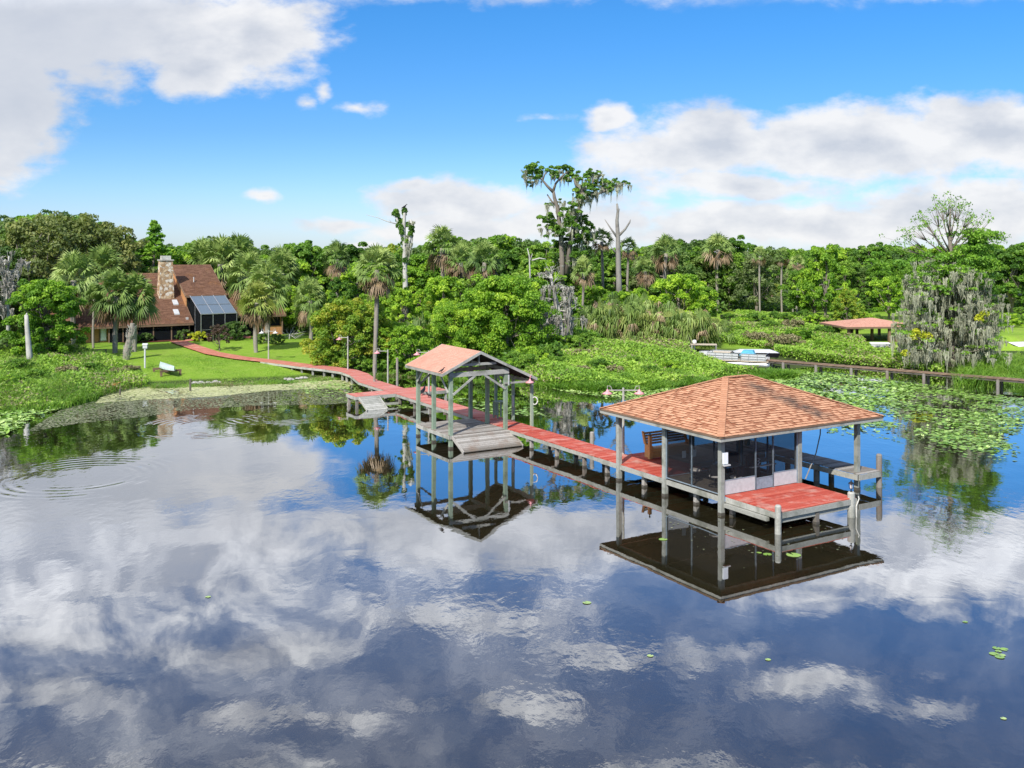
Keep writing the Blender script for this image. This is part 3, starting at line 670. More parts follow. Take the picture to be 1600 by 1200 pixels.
for (x, y) in ((-2.9, ly0 + .1), (-2.9, ly0 + 1.6), (-1.5, ly0 + .1), (-1.5, ly0 + 1.6), (3.9, ly0 - .2), (3.9, ly0 + 2.0), (2.7, ly0 - .2)):
    mb = MB(); mb.box(x - .08, x + .08, y - .08, y + .08, -1.2, DK - .06, random.random()); mb.build('piling', 'grey_wood', bw)
mb = MB()
for k in range(8):
    f0, f1 = k / 8 + .01, (k + 1) / 8 - .01; ya, yb = ly0 - .05 - 1.5 * f0, ly0 - .05 - 1.5 * f1; za, zb = DK - .06 - .72 * f0, DK - .06 - .72 * f1
    mb.hexa([(-2.75, yb, zb - .04), (-1.35, yb, zb - .04), (-1.35, ya, za - .04), (-2.75, ya, za - .04), (-2.75, yb, zb), (-1.35, yb, zb), (-1.35, ya, za), (-2.75, ya, za)])
for x in (-2.8, -1.30): mb.beam((x, ly0 - .05, DK - .12), (x, ly0 - 1.58, .02), .05, .16, .9)
mb.build('launch_ramp', 'pale_wood', bw)
for (px, yb, yt) in ((620.6, 594, 559), (585, 596, 569)):
    w = P(px, yb, DK); q = WI @ w; zt = H - (yt - HY) / F * w.y; mb = MB(); mb.cyl(q.x, q.y, -1, zt, .10, 8, .5); mb.build('tall_piling', 'grey_wood', bw)

# ------------------------------------------------------------------ lamp posts
def shade_mb(mb, x, z, y=0, mi=0, r=.30):
    mb.lathe([(.03, z + .22), (.05, z + .20), (.07, z + .12), (.16, z + .08), (r, z), (r - .02, z + .005), (.05, z + .09), (0, z + .1)], (x, y, 0), 14, .5, mi)
def lamp_post(px, py, ztop, shades, label, zb=None, mats='pink_enamel', ground_=False, arm=.85):
    w = PG(px, py, .0) if ground_ else P(px, py, DK); zb = w.z if ground_ else -1.0
    lp = thing('lamp_post', label, 'lamp post', (w.x, w.y, 0), 0, 'lamp posts along the boardwalk')
    mb = MB(); mb.tube([(0, 0, zb), (0, 0, ztop)], [.07, .055], 8, .8); mb.build('pole', 'pale_wood', lp)
    mb = MB(); mb.beam((-arm if -1 in shades else 0, 0, ztop - .12), (arm if 1 in shades else 0, 0, ztop - .12), .05, .05); 
    for s in shades: mb.tube([(s * arm * .7, 0, ztop - .12), (s * arm * .8, 0, ztop + .08), (s * arm, 0, ztop + .10), (s * arm, 0, ztop - .08)], .02, 6)
    mb.build('arm', 'pale_wood', lp)
    for s in shades: mb = MB(); shade_mb(mb, s * arm, ztop - .30); mb.build('lamp_shade', mats, lp, True)
    return lp
lamp_post(419.6, 563.5, H - (520 - HY) / F * 87.5, (-1, 1), 'pale lamp post with two shades beside the red path on the lawn', mats='white_enamel', ground_=True, arm=.65)
lamp_post(543.5, 577, H - (525 - HY) / F * 82.8, (-1,), 'slim pole with pink shade at the boardwalk bend, before the yellowing tree', arm=.75)
lamp_post(606, 594, H - (546 - HY) / F * 75.8, (-1,), 'pole with pink shade just right of the tall palm trunk')
lamp_post(670, 613, H - (548 - HY) / F * 69.2, (-1, 1), 'lamp post rising behind the gabled boat shelter roof')
lp = lamp_post(974, 709.4, H - (606 - HY) / F * 48.2, (-1, 1), 'pole with two pink shades behind the left corner of the pavilion roof', arm=.8)

# ------------------------------------------------------------------ gabled boat shelter
sh = thing('boat_shelter', 'open gabled boat shelter with pink roof beside the boardwalk', 'boat shelter', N0, AN)
GX0, GXR, GX1, GY0, GY1 = -4.28, -1.87, 1.84, 17.36, 22.2; ze, zr, ze2 = 4.25, 5.36, 3.63
mb = MB(); shingles(mb, (GX0, GY1, ze), (GX0, GY0, ze), (GXR, GY0, zr), (GXR, GY1, zr), .33, .15, .008, .3, .8)
shingles(mb, (GX1, GY0, ze2), (GX1, GY1, ze2), (GXR, GY1, zr), (GXR, GY0, zr), .33, .15, .008, .3, .8)
def slab(mb, a, b, y0, y1, th, off=0, tint=.4, mi=0):
    (xa, za), (xb, zb) = a, b
    mb.hexa([(xa, y0, za - th - off), (xb, y0, zb - th - off), (xb, y1, zb - th - off), (xa, y1, za - th - off), (xa, y0, za - off), (xb, y0, zb - off), (xb, y1, zb - off), (xa, y1, za - off)], tint, mi)
slab(mb, (GX0, ze), (GXR, zr), GY0 + .01, GY1 - .01, .02, .012); slab(mb, (GXR, zr), (GX1, ze2), GY0 + .01, GY1 - .01, .02, .012)
sroof = mb.build('roof', 'pink_shingle', sh)
mb = MB(); slab(mb, (GX0, ze), (GXR, zr), GY0 + .02, GY1 - .02, .03, .036); slab(mb, (GXR, zr), (GX1, ze2), GY0 + .02, GY1 - .02, .03, .036)
for y in np.arange(GY0 + .5, GY1 - .2, .6): slab(mb, (GX0 + .05, ze + .02), (GXR, zr), y, y + .05, .13, .07); slab(mb, (GXR, zr), (GX1 - .05, ze2 + .02), y, y + .05, .13, .07)
mb.build('sheathing', 'soffit', sh)
mb = MB()
for y in (GY0 - .035, GY1 + .003): slab(mb, (GX0, ze), (GXR, zr), y, y + .03, .17, -.01, .8); slab(mb, (GXR, zr), (GX1, ze2), y, y + .03, .17, -.01, .8)
mb.box(GX0 - .03, GX0, GY0 - .03, GY1 + .03, ze - .16, ze - .01, .1); mb.box(GX1, GX1 + .03, GY0 - .03, GY1 + .03, ze2 - .16, ze2 - .01, .3)
mb.build('barge_board', 'pale_wood', sroof)
def zroof(x): return ze + (x - GX0) * (zr - ze) / (GXR - GX0) if x < GXR else zr + (x - GXR) * (ze2 - zr) / (GX1 - GXR)
PXS = (-3.58, -.06, 1.72); PYS = (17.72, 19.85, 21.95)
for x in PXS:
    for y in PYS:
        r = .10 if x < 1 else .075
        mb = MB(); mb.box(x - r, x + r, y - r, y + r, -1.2, zroof(x) - .22, random.random()); mb.box(x - r - .007, x + r + .007, y - r - .007, y + r + .007, -.3, .12, 0, 1); mb.build('post', ['green_wood', 'dark_wood'], sh)
mb = MB(); tzb = 4.02
for y in (PYS[0] - .13, PYS[2] + .13):
    mb.beam((-3.75, y, tzb + .08), (.1, y, tzb + .08), .05, .26, .8); mb.beam((-2.9, y, 4.62), (-.75, y, 4.62), .045, .14, .6); mb.beam((GXR, y, 4.65), (GXR, y, zr - .2), .045, .12, .4)
mb.beam((-.2, PYS[0] - .14, 3.42), (1.75, PYS[0] - .14, 3.42), .06, .10, .5)
for y in PYS[1:2]: mb.beam((-3.6, y, tzb + .05), (.0, y, tzb + .05), .05, .22, .3)
for x in PXS[:2]: mb.beam((x, PYS[0], zroof(x) - .3), (x, PYS[2], zroof(x) - .3), .06, .2, .5)
mb.beam((PXS[2], PYS[0], zroof(PXS[2]) - .3), (PXS[2], PYS[2], zroof(PXS[2]) - .3), .06, .2, .5)
mb.build('tie_beam', 'pale_wood', sh)
for (a, b) in (((-3.5, PYS[0] - .12, 3.0), (-2.1, PYS[0] - .12, 3.98)), ((-.12, PYS[0] - .12, 3.1), (-1.5, PYS[0] - .12, 3.98)), ((-3.7, PYS[0] + .1, 3.1), (-3.7, PYS[0] + 1.0, 3.95)), ((-3.7, PYS[2] - .1, 3.25), (-3.7, PYS[2] - .9, 3.95)), ((-.12, PYS[0] + .1, 3.1), (-.12, PYS[0] + 1.0, 3.95)), ((-3.5, PYS[2] + .12, 3.0), (-2.3, PYS[2] + .12, 3.98))):
    mb = MB(); mb.beam(a, b, .045, .12, .9); mb.build('brace', 'pale_wood', sh)
mb = MB(); planks(mb, -3.72, .0, 17.62, 21.9, DK - .04, 'x', .16, .04, .012); mb.build('platform', 'grey_wood', sh)
mb = MB(); mb.box(-3.76, -3.72, 17.6, 21.9, DK - .26, DK - .07, .8); mb.box(-3.7, .0, 17.57, 17.61, DK - .26, DK - .07, .7); mb.box(-3.7, 0, 21.9, 21.94, DK - .26, DK - .07, .5); mb.build('rim', 'pale_wood', sh)
mb = MB(); n = 10
for k in range(n):
    f0, f1 = k / n + .008, (k + 1) / n - .008; y0, y1 = 17.58 - 1.35 * f0, 17.58 - 1.35 * f1; z0, z1 = DK - .05 - .68 * f0, DK - .05 - .68 * f1
    mb.hexa([(-3.5, y1, z1 - .04), (.15, y1, z1 - .04), (.15, y0, z0 - .04), (-3.5, y0, z0 - .04), (-3.5, y1, z1), (.15, y1, z1), (.15, y0, z0), (-3.5, y0, z0)])
for x in (-3.56, .2): mb.beam((x, 17.6, DK - .14), (x, 16.2, .02), .05, .17, .9)
mb.build('ramp', 'grey_wood', sh)
mb = MB(); mb.tube([(1.75, 17.52, 3.42), (1.45, 17.30, 3.75), (1.38, 17.30, 3.78), (1.34, 17.30, 3.60)], .02, 6); mb.build('lamp_arm', 'pink_enamel', sh)
mb = MB(); shade_mb(mb, 1.34, 3.38, 17.30); mb.build('lamp_shade', 'pink_enamel', sh, True)
mb = MB(); mb.box(-.01, .05, 17.45, 17.52, 3.3, 3.9, .5); mb.box(1.62, 1.7, 19.7, 19.78, 1.6, 2.3, .8); mb.build('junction_box', 'white_paint', sh)
ft = sub('work_table', 'small weathered wooden cleaning table on the boardwalk behind the shelter', 'table', 1.42, 21.0, DK + .005)
mb = MB(); planks(mb, -.3, .3, -.3, .3, 1.0, 'x', .15, .03); mb.build('tabletop', 'green_wood', ft)
for a in (-.25, .25):
    for b in (-.25, .25): mb = MB(); mb.box(a - .04, a + .04, b - .04, b + .04, 0, .965); mb.build('leg', 'green_wood', ft)
o = MB(); o.tube([(.17 * math.cos(a), 0, .22 * math.sin(a)) for a in np.linspace(0, 6.283, 19)], .035, 6); o = o.build('rope_coil', 'rope', None, True); o.location = L2W(1.86, 17.62, 2.25); o.rotation_euler = (0, 0, AN - .5); tag(o, 'coil of white rope hung on the right post of the boat shelter', 'rope')

w = P(925, 703, 0); o = MB(); o.tube([(0, 0, -1.2), (0, 0, .95), (0, 0, 1.0)], [.13, .12, .09], 10, .6); o = o.build('mooring_piling', 'grey_wood'); o.location = w; tag(o, 'single round mooring piling standing in the water behind the boardwalk', 'piling')
# ------------------------------------------------------------------ birds
def bird(name, loc, rz, label, s=1., up=.5):
    mb = MB(); mb.tube([(-.30, 0, .06), (-.20, 0, .12), (-.10, 0, .17), (.0, 0, .22), (.08, 0, .27), (.12, 0, .33), (.15, 0, .39), (.185, 0, .41), (.215, 0, .405), (.27, 0, .395)], [.012, .035, .06, .075, .065, .04, .033, .036, .022, .004], 10, .5)
    mb.tube([(-.02, .03, .18), (-.02, .035, .08), (0, .035, .0)], [.02, .009, .008], 5, .5); mb.tube([(-.02, -.03, .18), (-.02, -.035, .08), (0, -.035, .0)], [.02, .009, .008], 5, .5)
    for sg in (-1, 1): mb.tube([(.04, sg * .065, .25), (-.08, sg * .08, .19), (-.24, sg * .035, .10)], [.02, .03, .005], 6, .5)
    o = mb.build(name, 'feather', None, True); o.location = loc; o.rotation_euler = (0, 0, rz); o.scale = (s, s, s); tag(o, label, 'bird'); return o
for (px, py, rz_, lb, s) in ((661.5, 617.0, 1.2, 'black bird standing upright on the boardwalk behind the shelter', 1.5), (669, 621.5, 2.7, 'smaller black bird beside it, nearer the boardwalk edge', 1.0)):
    w = P(px, py, DK); bird('black_bird', (w.x, w.y, DK + .005), rz_, lb, s)
for (px, py, rz_, lb, s) in ((690, 577.5, .3, 'small black bird perched at the near left corner of the pink roof', .7),):
    q = L2W(GX0 + .05, GY0 + .15, ze + .035); bird('black_bird', q, rz_, lb, s)

# ------------------------------------------------------------------ far dock on the right
D1 = P(1180, 560.5, .8); D2 = P(1602, 593.5, .8); D3 = P(1760, 607, .8)
fd = thing('long_dock', 'long brown weathered dock crossing the lily pads on the right', 'dock')
pts = [D1, D2, D2 + (D2 - D1).normalized() * 12]; mb = MB(); st = MB()
for a, b in ((pts[0], pts[2]),):
    d = (b - a).normalized(); nrm = Vector((d.y, -d.x, 0)); L = (b - a).length; n = int(L / .22)
    for k in range(n):
        c0 = a + d * (k * .22 + .01); c1 = a + d * (k * .22 + .21); j = random.uniform(-.04, .04); z = Vector((0, 0, random.uniform(-.012, .012))); th = Vector((0, 0, -.04))
        mb.hexa([c0 + nrm * (.65 + j) + th, c1 + nrm * (.65 + j) + th, c1 - nrm * .65 + th, c0 - nrm * .65 + th, c0 + nrm * (.65 + j) + z, c1 + nrm * (.65 + j) + z, c1 - nrm * .65 + z, c0 - nrm * .65 + z])
    for s in (-.5, .55): st.beam(a + nrm * s - Vector((0, 0, .13)), b + nrm * s - Vector((0, 0, .13)), .06, .17, .3)
mb.build('deck', 'brown_wood', fd); st.build('stringer', 'dark_wood', fd)
for k, px in enumerate((1228, 1279, 1334, 1390, 1447, 1504, 1562, 1622)):
    f = (px - 1180) / (1602 - 1180); w = D1.lerp(D2, f * D1.y / (D1.y * f + D2.y * (1 - f)) if False else f)
    # point on the dock line seen at that column
    dd = D2 - D1; tpar = ((px - 800) / F * D1.y - D1.x) / (dd.x - (px - 800) / F * dd.y); w = D1 + dd * tpar
    for s in (.6, -.55):
        q = w + Vector((nrm.x, nrm.y, 0)) * s; mb = MB(); mb.tube([(q.x, q.y, -1.5), (q.x, q.y, .74)], [.14, .13], 8, .3); mb.build('piling', 'grey_wood', fd)

# ------------------------------------------------------------------ house
HC = Vector((-35.4, 106.2, 0)); HA = math.atan2(.545, .84)
hs_ = thing('house', 'brown shingled lake house with tall roof and orange board walls', 'house', HC, HA)
G0 = .7
def zl(y): return 3.2 + y * .578
mb = MB()
shingles(mb, (-12.5, -.3, zl(-.3)), (0.1, -.3, zl(-.3)), (0.1, 9, zl(9)), (-6.6, 9, zl(9)), .5, .22, .03)
shingles(mb, (-12.5, 17, zl(1)), (-12.5, -.3, zl(-.3)), (-6.6, 9, zl(9)), (-6.6, 9, zl(9)), .5, .22, .03)
shingles(mb, (0.1, 18, zl(0)), (-12.5, 18, zl(0)), (-6.6, 9, zl(9)), (0.1, 9, zl(9)), .5, .22, .03)
lr = mb.build('roof', 'brown_shingle', hs_)
def zc(y): return 6.05 + (y - 2.3) * .492
mb = MB()
shingles(mb, (-.15, 2.1, zc(2.1)), (4.45, 2.1, zc(2.1)), (4.45, 9, zc(9)), (-.15, 9, zc(9)), .5, .22, .03)
shingles(mb, (4.45, 16, zc(2)), (-.15, 16, zc(2)), (-.15, 9, zc(9)), (4.45, 9, zc(9)), .5, .22, .03)
cr = mb.build('roof', 'brown_shingle', hs_)
def zw(y): return 3.6 + (y + .5) * .64
mb = MB()
shingles(mb, (4.46, -.5, zw(-.5)), (10.6, -.5, zw(-.5)), (10.6, 3.8, zw(3.8)), (4.46, 3.8, zw(3.8)), .5, .22, .03)
shingles(mb, (10.6, 8.4, zw(-.5)), (4.46, 8.4, zw(-.5)), (4.46, 3.8, zw(3.8)), (10.6, 3.8, zw(3.8)), .5, .22, .03)
mb.build('roof', 'brown_shingle', hs_)
mb = MB()
mb.box(-12.5, .1, -.34, -.305, zl(-.3) - .22, zl(-.3) - .01, .3); mb.beam((.12, -.32, zl(-.3) - .1), (.12, 9, zl(9) - .1), .04, .22, .3)
mb.box(-.15, 4.45, 2.06, 2.095, zc(2.1) - .22, zc(2.1), .3); mb.beam((-.17, 2.1, zc(2.1) - .08), (-.17, 9, zc(9) - .08), .04, .22, .5); mb.beam((4.47, 2.1, zc(2.1) - .08), (4.47, 9, zc(9) - .08), .04, .22, .2)
mb.box(4.46, 10.6, -.54, -.505, zw(-.5) - .2, zw(-.5), .3); mb.build('fascia', 'brown_wood', hs_)
mb = MB()
mb.box(-12, -8.6, .6, .8, G0, 3.4, .5); mb.box(-12, -11.9, .8, 16, G0, 3.4, .5)
mb.hexa([(-.02, 2.6, 3.8), (-.02, 9, 3.8), (.1, 9, 3.8), (.1, 2.6, 3.8), (-.02, 2.6, zc(2.6) - .06), (-.02, 9, zc(9) - .06), (.1, 9, zc(9) - .06), (.1, 2.6, zc(2.6) - .06)])
mb.hexa([(4.2, 2.6, G0), (4.3, 2.6, G0), (4.3, 9, G0), (4.2, 9, G0), (4.2, 2.6, zc(2.6) - .06), (4.3, 2.6, zc(2.6) - .06), (4.3, 9, zc(9) - .06), (4.2, 9, zc(9) - .06)])
mb.hexa([(-.02, 9.02, 3.8), (-.02, 16, 3.8), (.1, 16, 3.8), (.1, 9.02, 3.8), (-.02, 9.02, zc(9) - .06), (-.02, 16, zc(2) - .06), (.1, 16, zc(2) - .06), (.1, 9.02, zc(9) - .06)])
mb.box(8.2, 10.3, .2, .4, G0, 2.3, .6); mb.box(10.2, 10.3, .4, 7, G0, 3.6, .5)
mb.build('wall', 'orange_wall', hs_)
mb = MB()
for x in (-11.2, -10.3, -9.5): mb.box(x, x + .12, .56, .598, G0, 3.3, 0)
for x in (-8.6, -7.2, -5.8, -4.1, -2.2, -.3): mb.box(x - .06, x + .06, -.05, .05, G0, 3.05, .5)
for x in (4.6, 6.0, 7.4, 8.2, 10.25): mb.box(x - .06, x + .06, -.2, -.08, G0, 3.5, .5)
mb.build('porch_post', 'brown_wood', hs_)
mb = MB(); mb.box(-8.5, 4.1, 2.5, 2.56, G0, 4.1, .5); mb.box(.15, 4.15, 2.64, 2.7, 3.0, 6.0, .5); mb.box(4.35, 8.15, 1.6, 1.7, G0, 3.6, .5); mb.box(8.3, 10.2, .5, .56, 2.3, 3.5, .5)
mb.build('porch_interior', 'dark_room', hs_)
mb = MB(); mb.box(-8.5, -.3, -.015, .0, G0 + .45, 3.05, .5); mb.build('porch_screen', 'dark_screen', hs_)
mb = MB(); mb.box(-8.5, -.3, -.06, .04, G0, G0 + .42, .5); mb.build('knee_wall', 'white_paint', hs_)
wn_ = MB(); wn_.box(-9.35, -8.75, .53, .57, 1.45, 2.95); wn_ = wn_.build('window', 'white_paint', hs_)
mb = MB(); mb.box(-9.28, -8.82, .515, .529, 1.55, 2.85); mb.build('pane', 'paper', wn_)
# screened enclosure
en = MB(); en.hexa([(.3, -2.5, 4.06), (4.2, -2.5, 4.06), (4.2, 2.05, 5.86), (.3, 2.05, 5.86), (.3, -2.5, 4.08), (4.2, -2.5, 4.08), (4.2, 2.05, 5.88), (.3, 2.05, 5.88)]); en.build('screen_roof', 'pool_screen', hs_)
en = MB(); en.box(.3, 4.2, -2.5, -2.49, G0, 4.04)
for x in (.3, 4.2): en.face([(x, -2.48, G0), (x, 2.05, G0), (x, 2.05, 5.82), (x, -2.48, 4.04)])
en.build('screen_wall', 'dark_screen', hs_)
en = MB()
for x in (.3, 1.6, 2.9, 4.2): en.beam((x, -2.54, G0), (x, -2.54, 4.1), .06, .06); en.beam((x, -2.54, 4.12), (x, 2.05, 5.94), .07, .05)
en.beam((.25, -2.54, 4.12), (4.25, -2.54, 4.12), .07, .08); en.beam((.3, -.2, 5.05), (4.2, -.2, 5.05), .05, .04); en.beam((.3, -2.54, 2.4), (4.2, -2.54, 2.4), .05, .03)
for x in (.28, 4.22): en.beam((x, -.2, G0), (x, -.2, 5.0), .05, .05)
en.build('screen_frame', 'aluminium', hs_)
# chimney
ch = MB(); cx, cy = -1.75, 4.6
ch.hexa([(cx - .85, cy - .55, 4.6), (cx + .85, cy - .55, 4.6), (cx + .85, cy + .55, 4.6), (cx - .85, cy + .55, 4.6), (cx - .68, cy - .5, 10.0), (cx + .68, cy - .5, 10.0), (cx + .68, cy + .5, 10.0), (cx - .68, cy + .5, 10.0)])
chm = ch.build('chimney', 'chimney_stone', hs_)
ch = MB(); ch.box(cx - .5, cx + .5, cy - .38, cy + .38, 10.0, 10.45); ch.box(cx - .78, cx + .78, cy - .6, cy + .6, 9.9, 10.02); ch.build('chimney_cap', 'pale_bark', chm)
for (x, y, w, d) in ((-3.6, 7.3, .6, .85), (-1.0, 3.3, .55, .8), (-1.3, 1.6, .55, .8)):
    f = MB(); f.hexa([(x - w / 2, y - d / 2, zl(y - d / 2)), (x + w / 2, y - d / 2, zl(y - d / 2)), (x + w / 2, y + d / 2, zl(y + d / 2)), (x - w / 2, y + d / 2, zl(y + d / 2)), (x - w / 2, y - d / 2, zl(y - d / 2) + .14), (x + w / 2, y - d / 2, zl(y - d / 2) + .14), (x + w / 2, y + d / 2, zl(y + d / 2) + .14), (x - w / 2, y + d / 2, zl(y + d / 2) + .14)])
    f = f.build('skylight', 'white_paint', lr)
mb = MB(); mb.box(-.55, -.3, .3, .5, zl(.3), zl(.5) + .15); mb.cyl(1.5, 5.0, zc(5), zc(5) + .6, .06); mb.build('roof_vent', 'white_paint', hs_)
# beds and patio before the house
mb = MB()
def strip(pts, z0, z1, mat, name, label=None):
    V_ = [Vector(p) for p in pts]; m_ = MB(); m_.face([(p.x, p.y, p.z + z1) for p in V_]); return m_.build(name, mat)
bed = [PG(150, 533), PG(206, 536.5), PG(262, 534), PG(291, 531), PG(291, 524), PG(230, 520), PG(150, 524)]
o = strip(bed, 0, .05, 'mulch', 'flower_bed'); tag(o, kind='structure')
o = strip([PG(290, 534), PG(318, 531), PG(345, 529), PG(392, 529), PG(392, 526), PG(345, 524), PG(288, 528)], 0, .06, 'red_path', 'patio'); tag(o, kind='structure')

# ------------------------------------------------------------------ vegetation generators (numpy)
def fold_quads(pos, nrm, tan, w, l):
    """rhombic leaves"""
    bi = np.cross(nrm, tan); n = len(pos)
    V = np.empty((n, 4, 3)); V[:, 0] = pos - tan * l[:, None] * .5; V[:, 1] = pos + bi * w[:, None] * .5 - tan * l[:, None] * .05 + nrm * w[:, None] * .1
    V[:, 2] = pos + tan * l[:, None] * .5; V[:, 3] = pos - bi * w[:, None] * .5 - tan * l[:, None] * .05 + nrm * w[:, None] * .1
    return V.reshape(-1, 3)
def norm(a): return a / np.maximum(np.linalg.norm(a, axis=-1, keepdims=True), 1e-6)
class Soup:
    def __init__(s): s.V = []; s.t = []; s.m = []
    def add(s, V, t, m=0): s.V.append(V); s.t.append(np.broadcast_to(t, (len(V) // 4,)).astype(float)); s.m.append(np.full(len(V) // 4, m))
    def mesh(s, name, mats):
        V = np.concatenate(s.V); Q = np.arange(len(V)).reshape(-1, 4); return np_mesh(name, V, Q, np.concatenate(s.t), mats, np.concatenate(s.m))
def leaf_cloud(rng, centers, radii, n, size, shell=.45, up=.35, aspect=1.7, ctint=.35):
    centers = np.asarray(centers, float); radii = np.asarray(radii, float)
    if radii.ndim == 1: radii = np.stack([radii] * 3, -1)
    area = (radii ** 2).sum(1); k = rng.choice(len(centers), n, p=area / area.sum())
    d = norm(rng.normal(size=(n, 3))); d[:, 2] = np.where(d[:, 2] < -.5, -d[:, 2], d[:, 2])
    r = 1 - np.abs(rng.normal(size=n)) * shell * .6; r = np.clip(r, .1, 1.1)
    pos = centers[k] + d * radii[k] * r[:, None]
    nrm = norm(d * .7 + rng.normal(size=(n, 3)) * .55 + np.array([0, 0, up])); tan = norm(np.cross(nrm, rng.normal(size=(n, 3))))
    s = size * rng.uniform(.6, 1.35, n); ct = rng.uniform(0, 1, len(centers))
    tint = np.clip(.5 + (ct[k] - .5) * ctint * 2 + rng.normal(size=n) * .16, 0, 1)
    return fold_quads(pos, nrm, tan, s, s * aspect), tint
def moss_strands(rng, anchors, n, lmin, lmax, w=.07, spread=.3):
    """hanging beards: strands gather in tapering bundles below each anchor"""
    anchors = np.asarray(anchors, float); nb = max(4, n // 16); ka = rng.integers(0, len(anchors), nb)
    bp_ = anchors[ka] + rng.normal(size=(nb, 3)) * spread * np.array([1, 1, .35]); bl = rng.uniform(lmin, lmax, nb) * rng.uniform(.45, 1, nb); br = rng.uniform(.07, .2, nb); bt = rng.uniform(.1, .9, nb)
    k = rng.integers(0, nb, n); off = rng.normal(size=(n, 3)) * np.array([1, 1, .3]) * br[k][:, None]; rad = np.linalg.norm(off[:, :2], axis=1) / br[k]
    p = bp_[k] + off; L = bl[k] * np.clip(1.1 - .45 * rad, .2, 1.1) * rng.uniform(.7, 1.05, n)
    a = rng.uniform(0, 2 * np.pi, n); side = np.stack([np.cos(a), np.sin(a), np.zeros(n)], -1) * (w * rng.uniform(.5, 1.4, n))[:, None]
    out = []; tt = []; segs = 3; t0 = np.clip(bt[k] + rng.normal(size=n) * .15, 0, 1); c0 = p.copy()
    for q in range(segs):
        f0, f1 = q / segs, (q + 1) / segs; w0 = (1 - f0 * .5); w1 = (1 - f1 * .85)
        c1 = p - np.array([0, 0, 1]) * (L * f1)[:, None]; c1[:, :2] -= off[:, :2] * f1 * .5; c1[:, :2] += rng.normal(size=(n, 2)) * .05
        V = np.stack([c0 - side * w0, c0 + side * w0, c1 + side * w1, c1 - side * w1], 1); out.append(V.reshape(-1, 3)); tt.append(np.clip(t0 + rng.normal(size=n) * .06, 0, 1)); c0 = c1
    return np.concatenate(out), np.concatenate(tt)
def fan_frond(rng, base, direc, pet, rad, nleaf=16, droop=.4, spreadang=1.5, wid=.07):
    """one palmate frond: list of quads"""
    d = direc / np.linalg.norm(direc); side = np.cross(d, [0, 0, 1.0]); side = side / max(np.linalg.norm(side), 1e-4); up = np.cross(side, d); ro = rng.normal() * .55; side, up = side * np.cos(ro) + up * np.sin(ro), up * np.cos(ro) - side * np.sin(ro)
    hub = base + d * pet; hub[2] -= pet * .12
    V = []
    V.append([base - side * .02, base + side * .02, hub + side * .015, hub - side * .015])
    for th in np.linspace(-spreadang, spreadang, nleaf):
        th += rng.normal() * .05; r = rad * (1 - .25 * abs(th) / spreadang) * rng.uniform(.85, 1.1)
        ld = d * np.cos(th) + side * np.sin(th); lat = np.cross(up, ld); mid = hub + ld * r * .55 + up * (.10 * r * (1 - abs(th) / 2)); tip = hub + ld * r * .95; tip[2] -= r * droop * rng.uniform(.7, 1.3)
        w = wid * rad
        V.append([hub, mid - lat * w * .5, mid - lat * w * .5, mid + lat * w * .5]); V[-1] = [hub - lat * w * .12, hub + lat * w * .12, mid + lat * w * .5, mid - lat * w * .5]
        V.append([mid - lat * w * .5, mid + lat * w * .5, tip + lat * w * .08, tip - lat * w * .08])
    return np.array(V).reshape(-1, 3)
def palm_crown(rng, top, n=42, pet=.9, rad=1.0, lo=-.75, hi=1.45, droop=.26, dead=.0, leaf=15):
    s = Soup(); top = np.asarray(top, float)
    for k in range(n):
        f = k / (n - 1); el = hi + (lo - hi) * f ** 1.05; az = k * 2.39996 + rng.normal() * .2
        d = np.array([np.cos(az) * np.cos(el), np.sin(az) * np.cos(el), np.sin(el)])
        V = fan_frond(rng, top + np.array([0, 0, .25 - .55 * f]), d, pet * rng.uniform(.8, 1.2), rad * rng.uniform(.85, 1.15), leaf, droop * (.5 + 1.1 * f), 1.45, .105)
        isd = f > 1 - dead
        s.add(V, np.clip(.72 - .45 * f + rng.normal() * .12 + rng.normal(size=len(V) // 4) * .06, 0, 1), 1 if isd else 0)
    return s
def wob(rng, p, q, n=5, amp=.1):
    p = np.asarray(p, float); q = np.asarray(q, float); L = np.linalg.norm(q - p)
    return [tuple(p + (q - p) * f + (rng.normal(size=3) * amp * L * math.sin(math.pi * f) * .5)) for f in np.linspace(0, 1, n)]

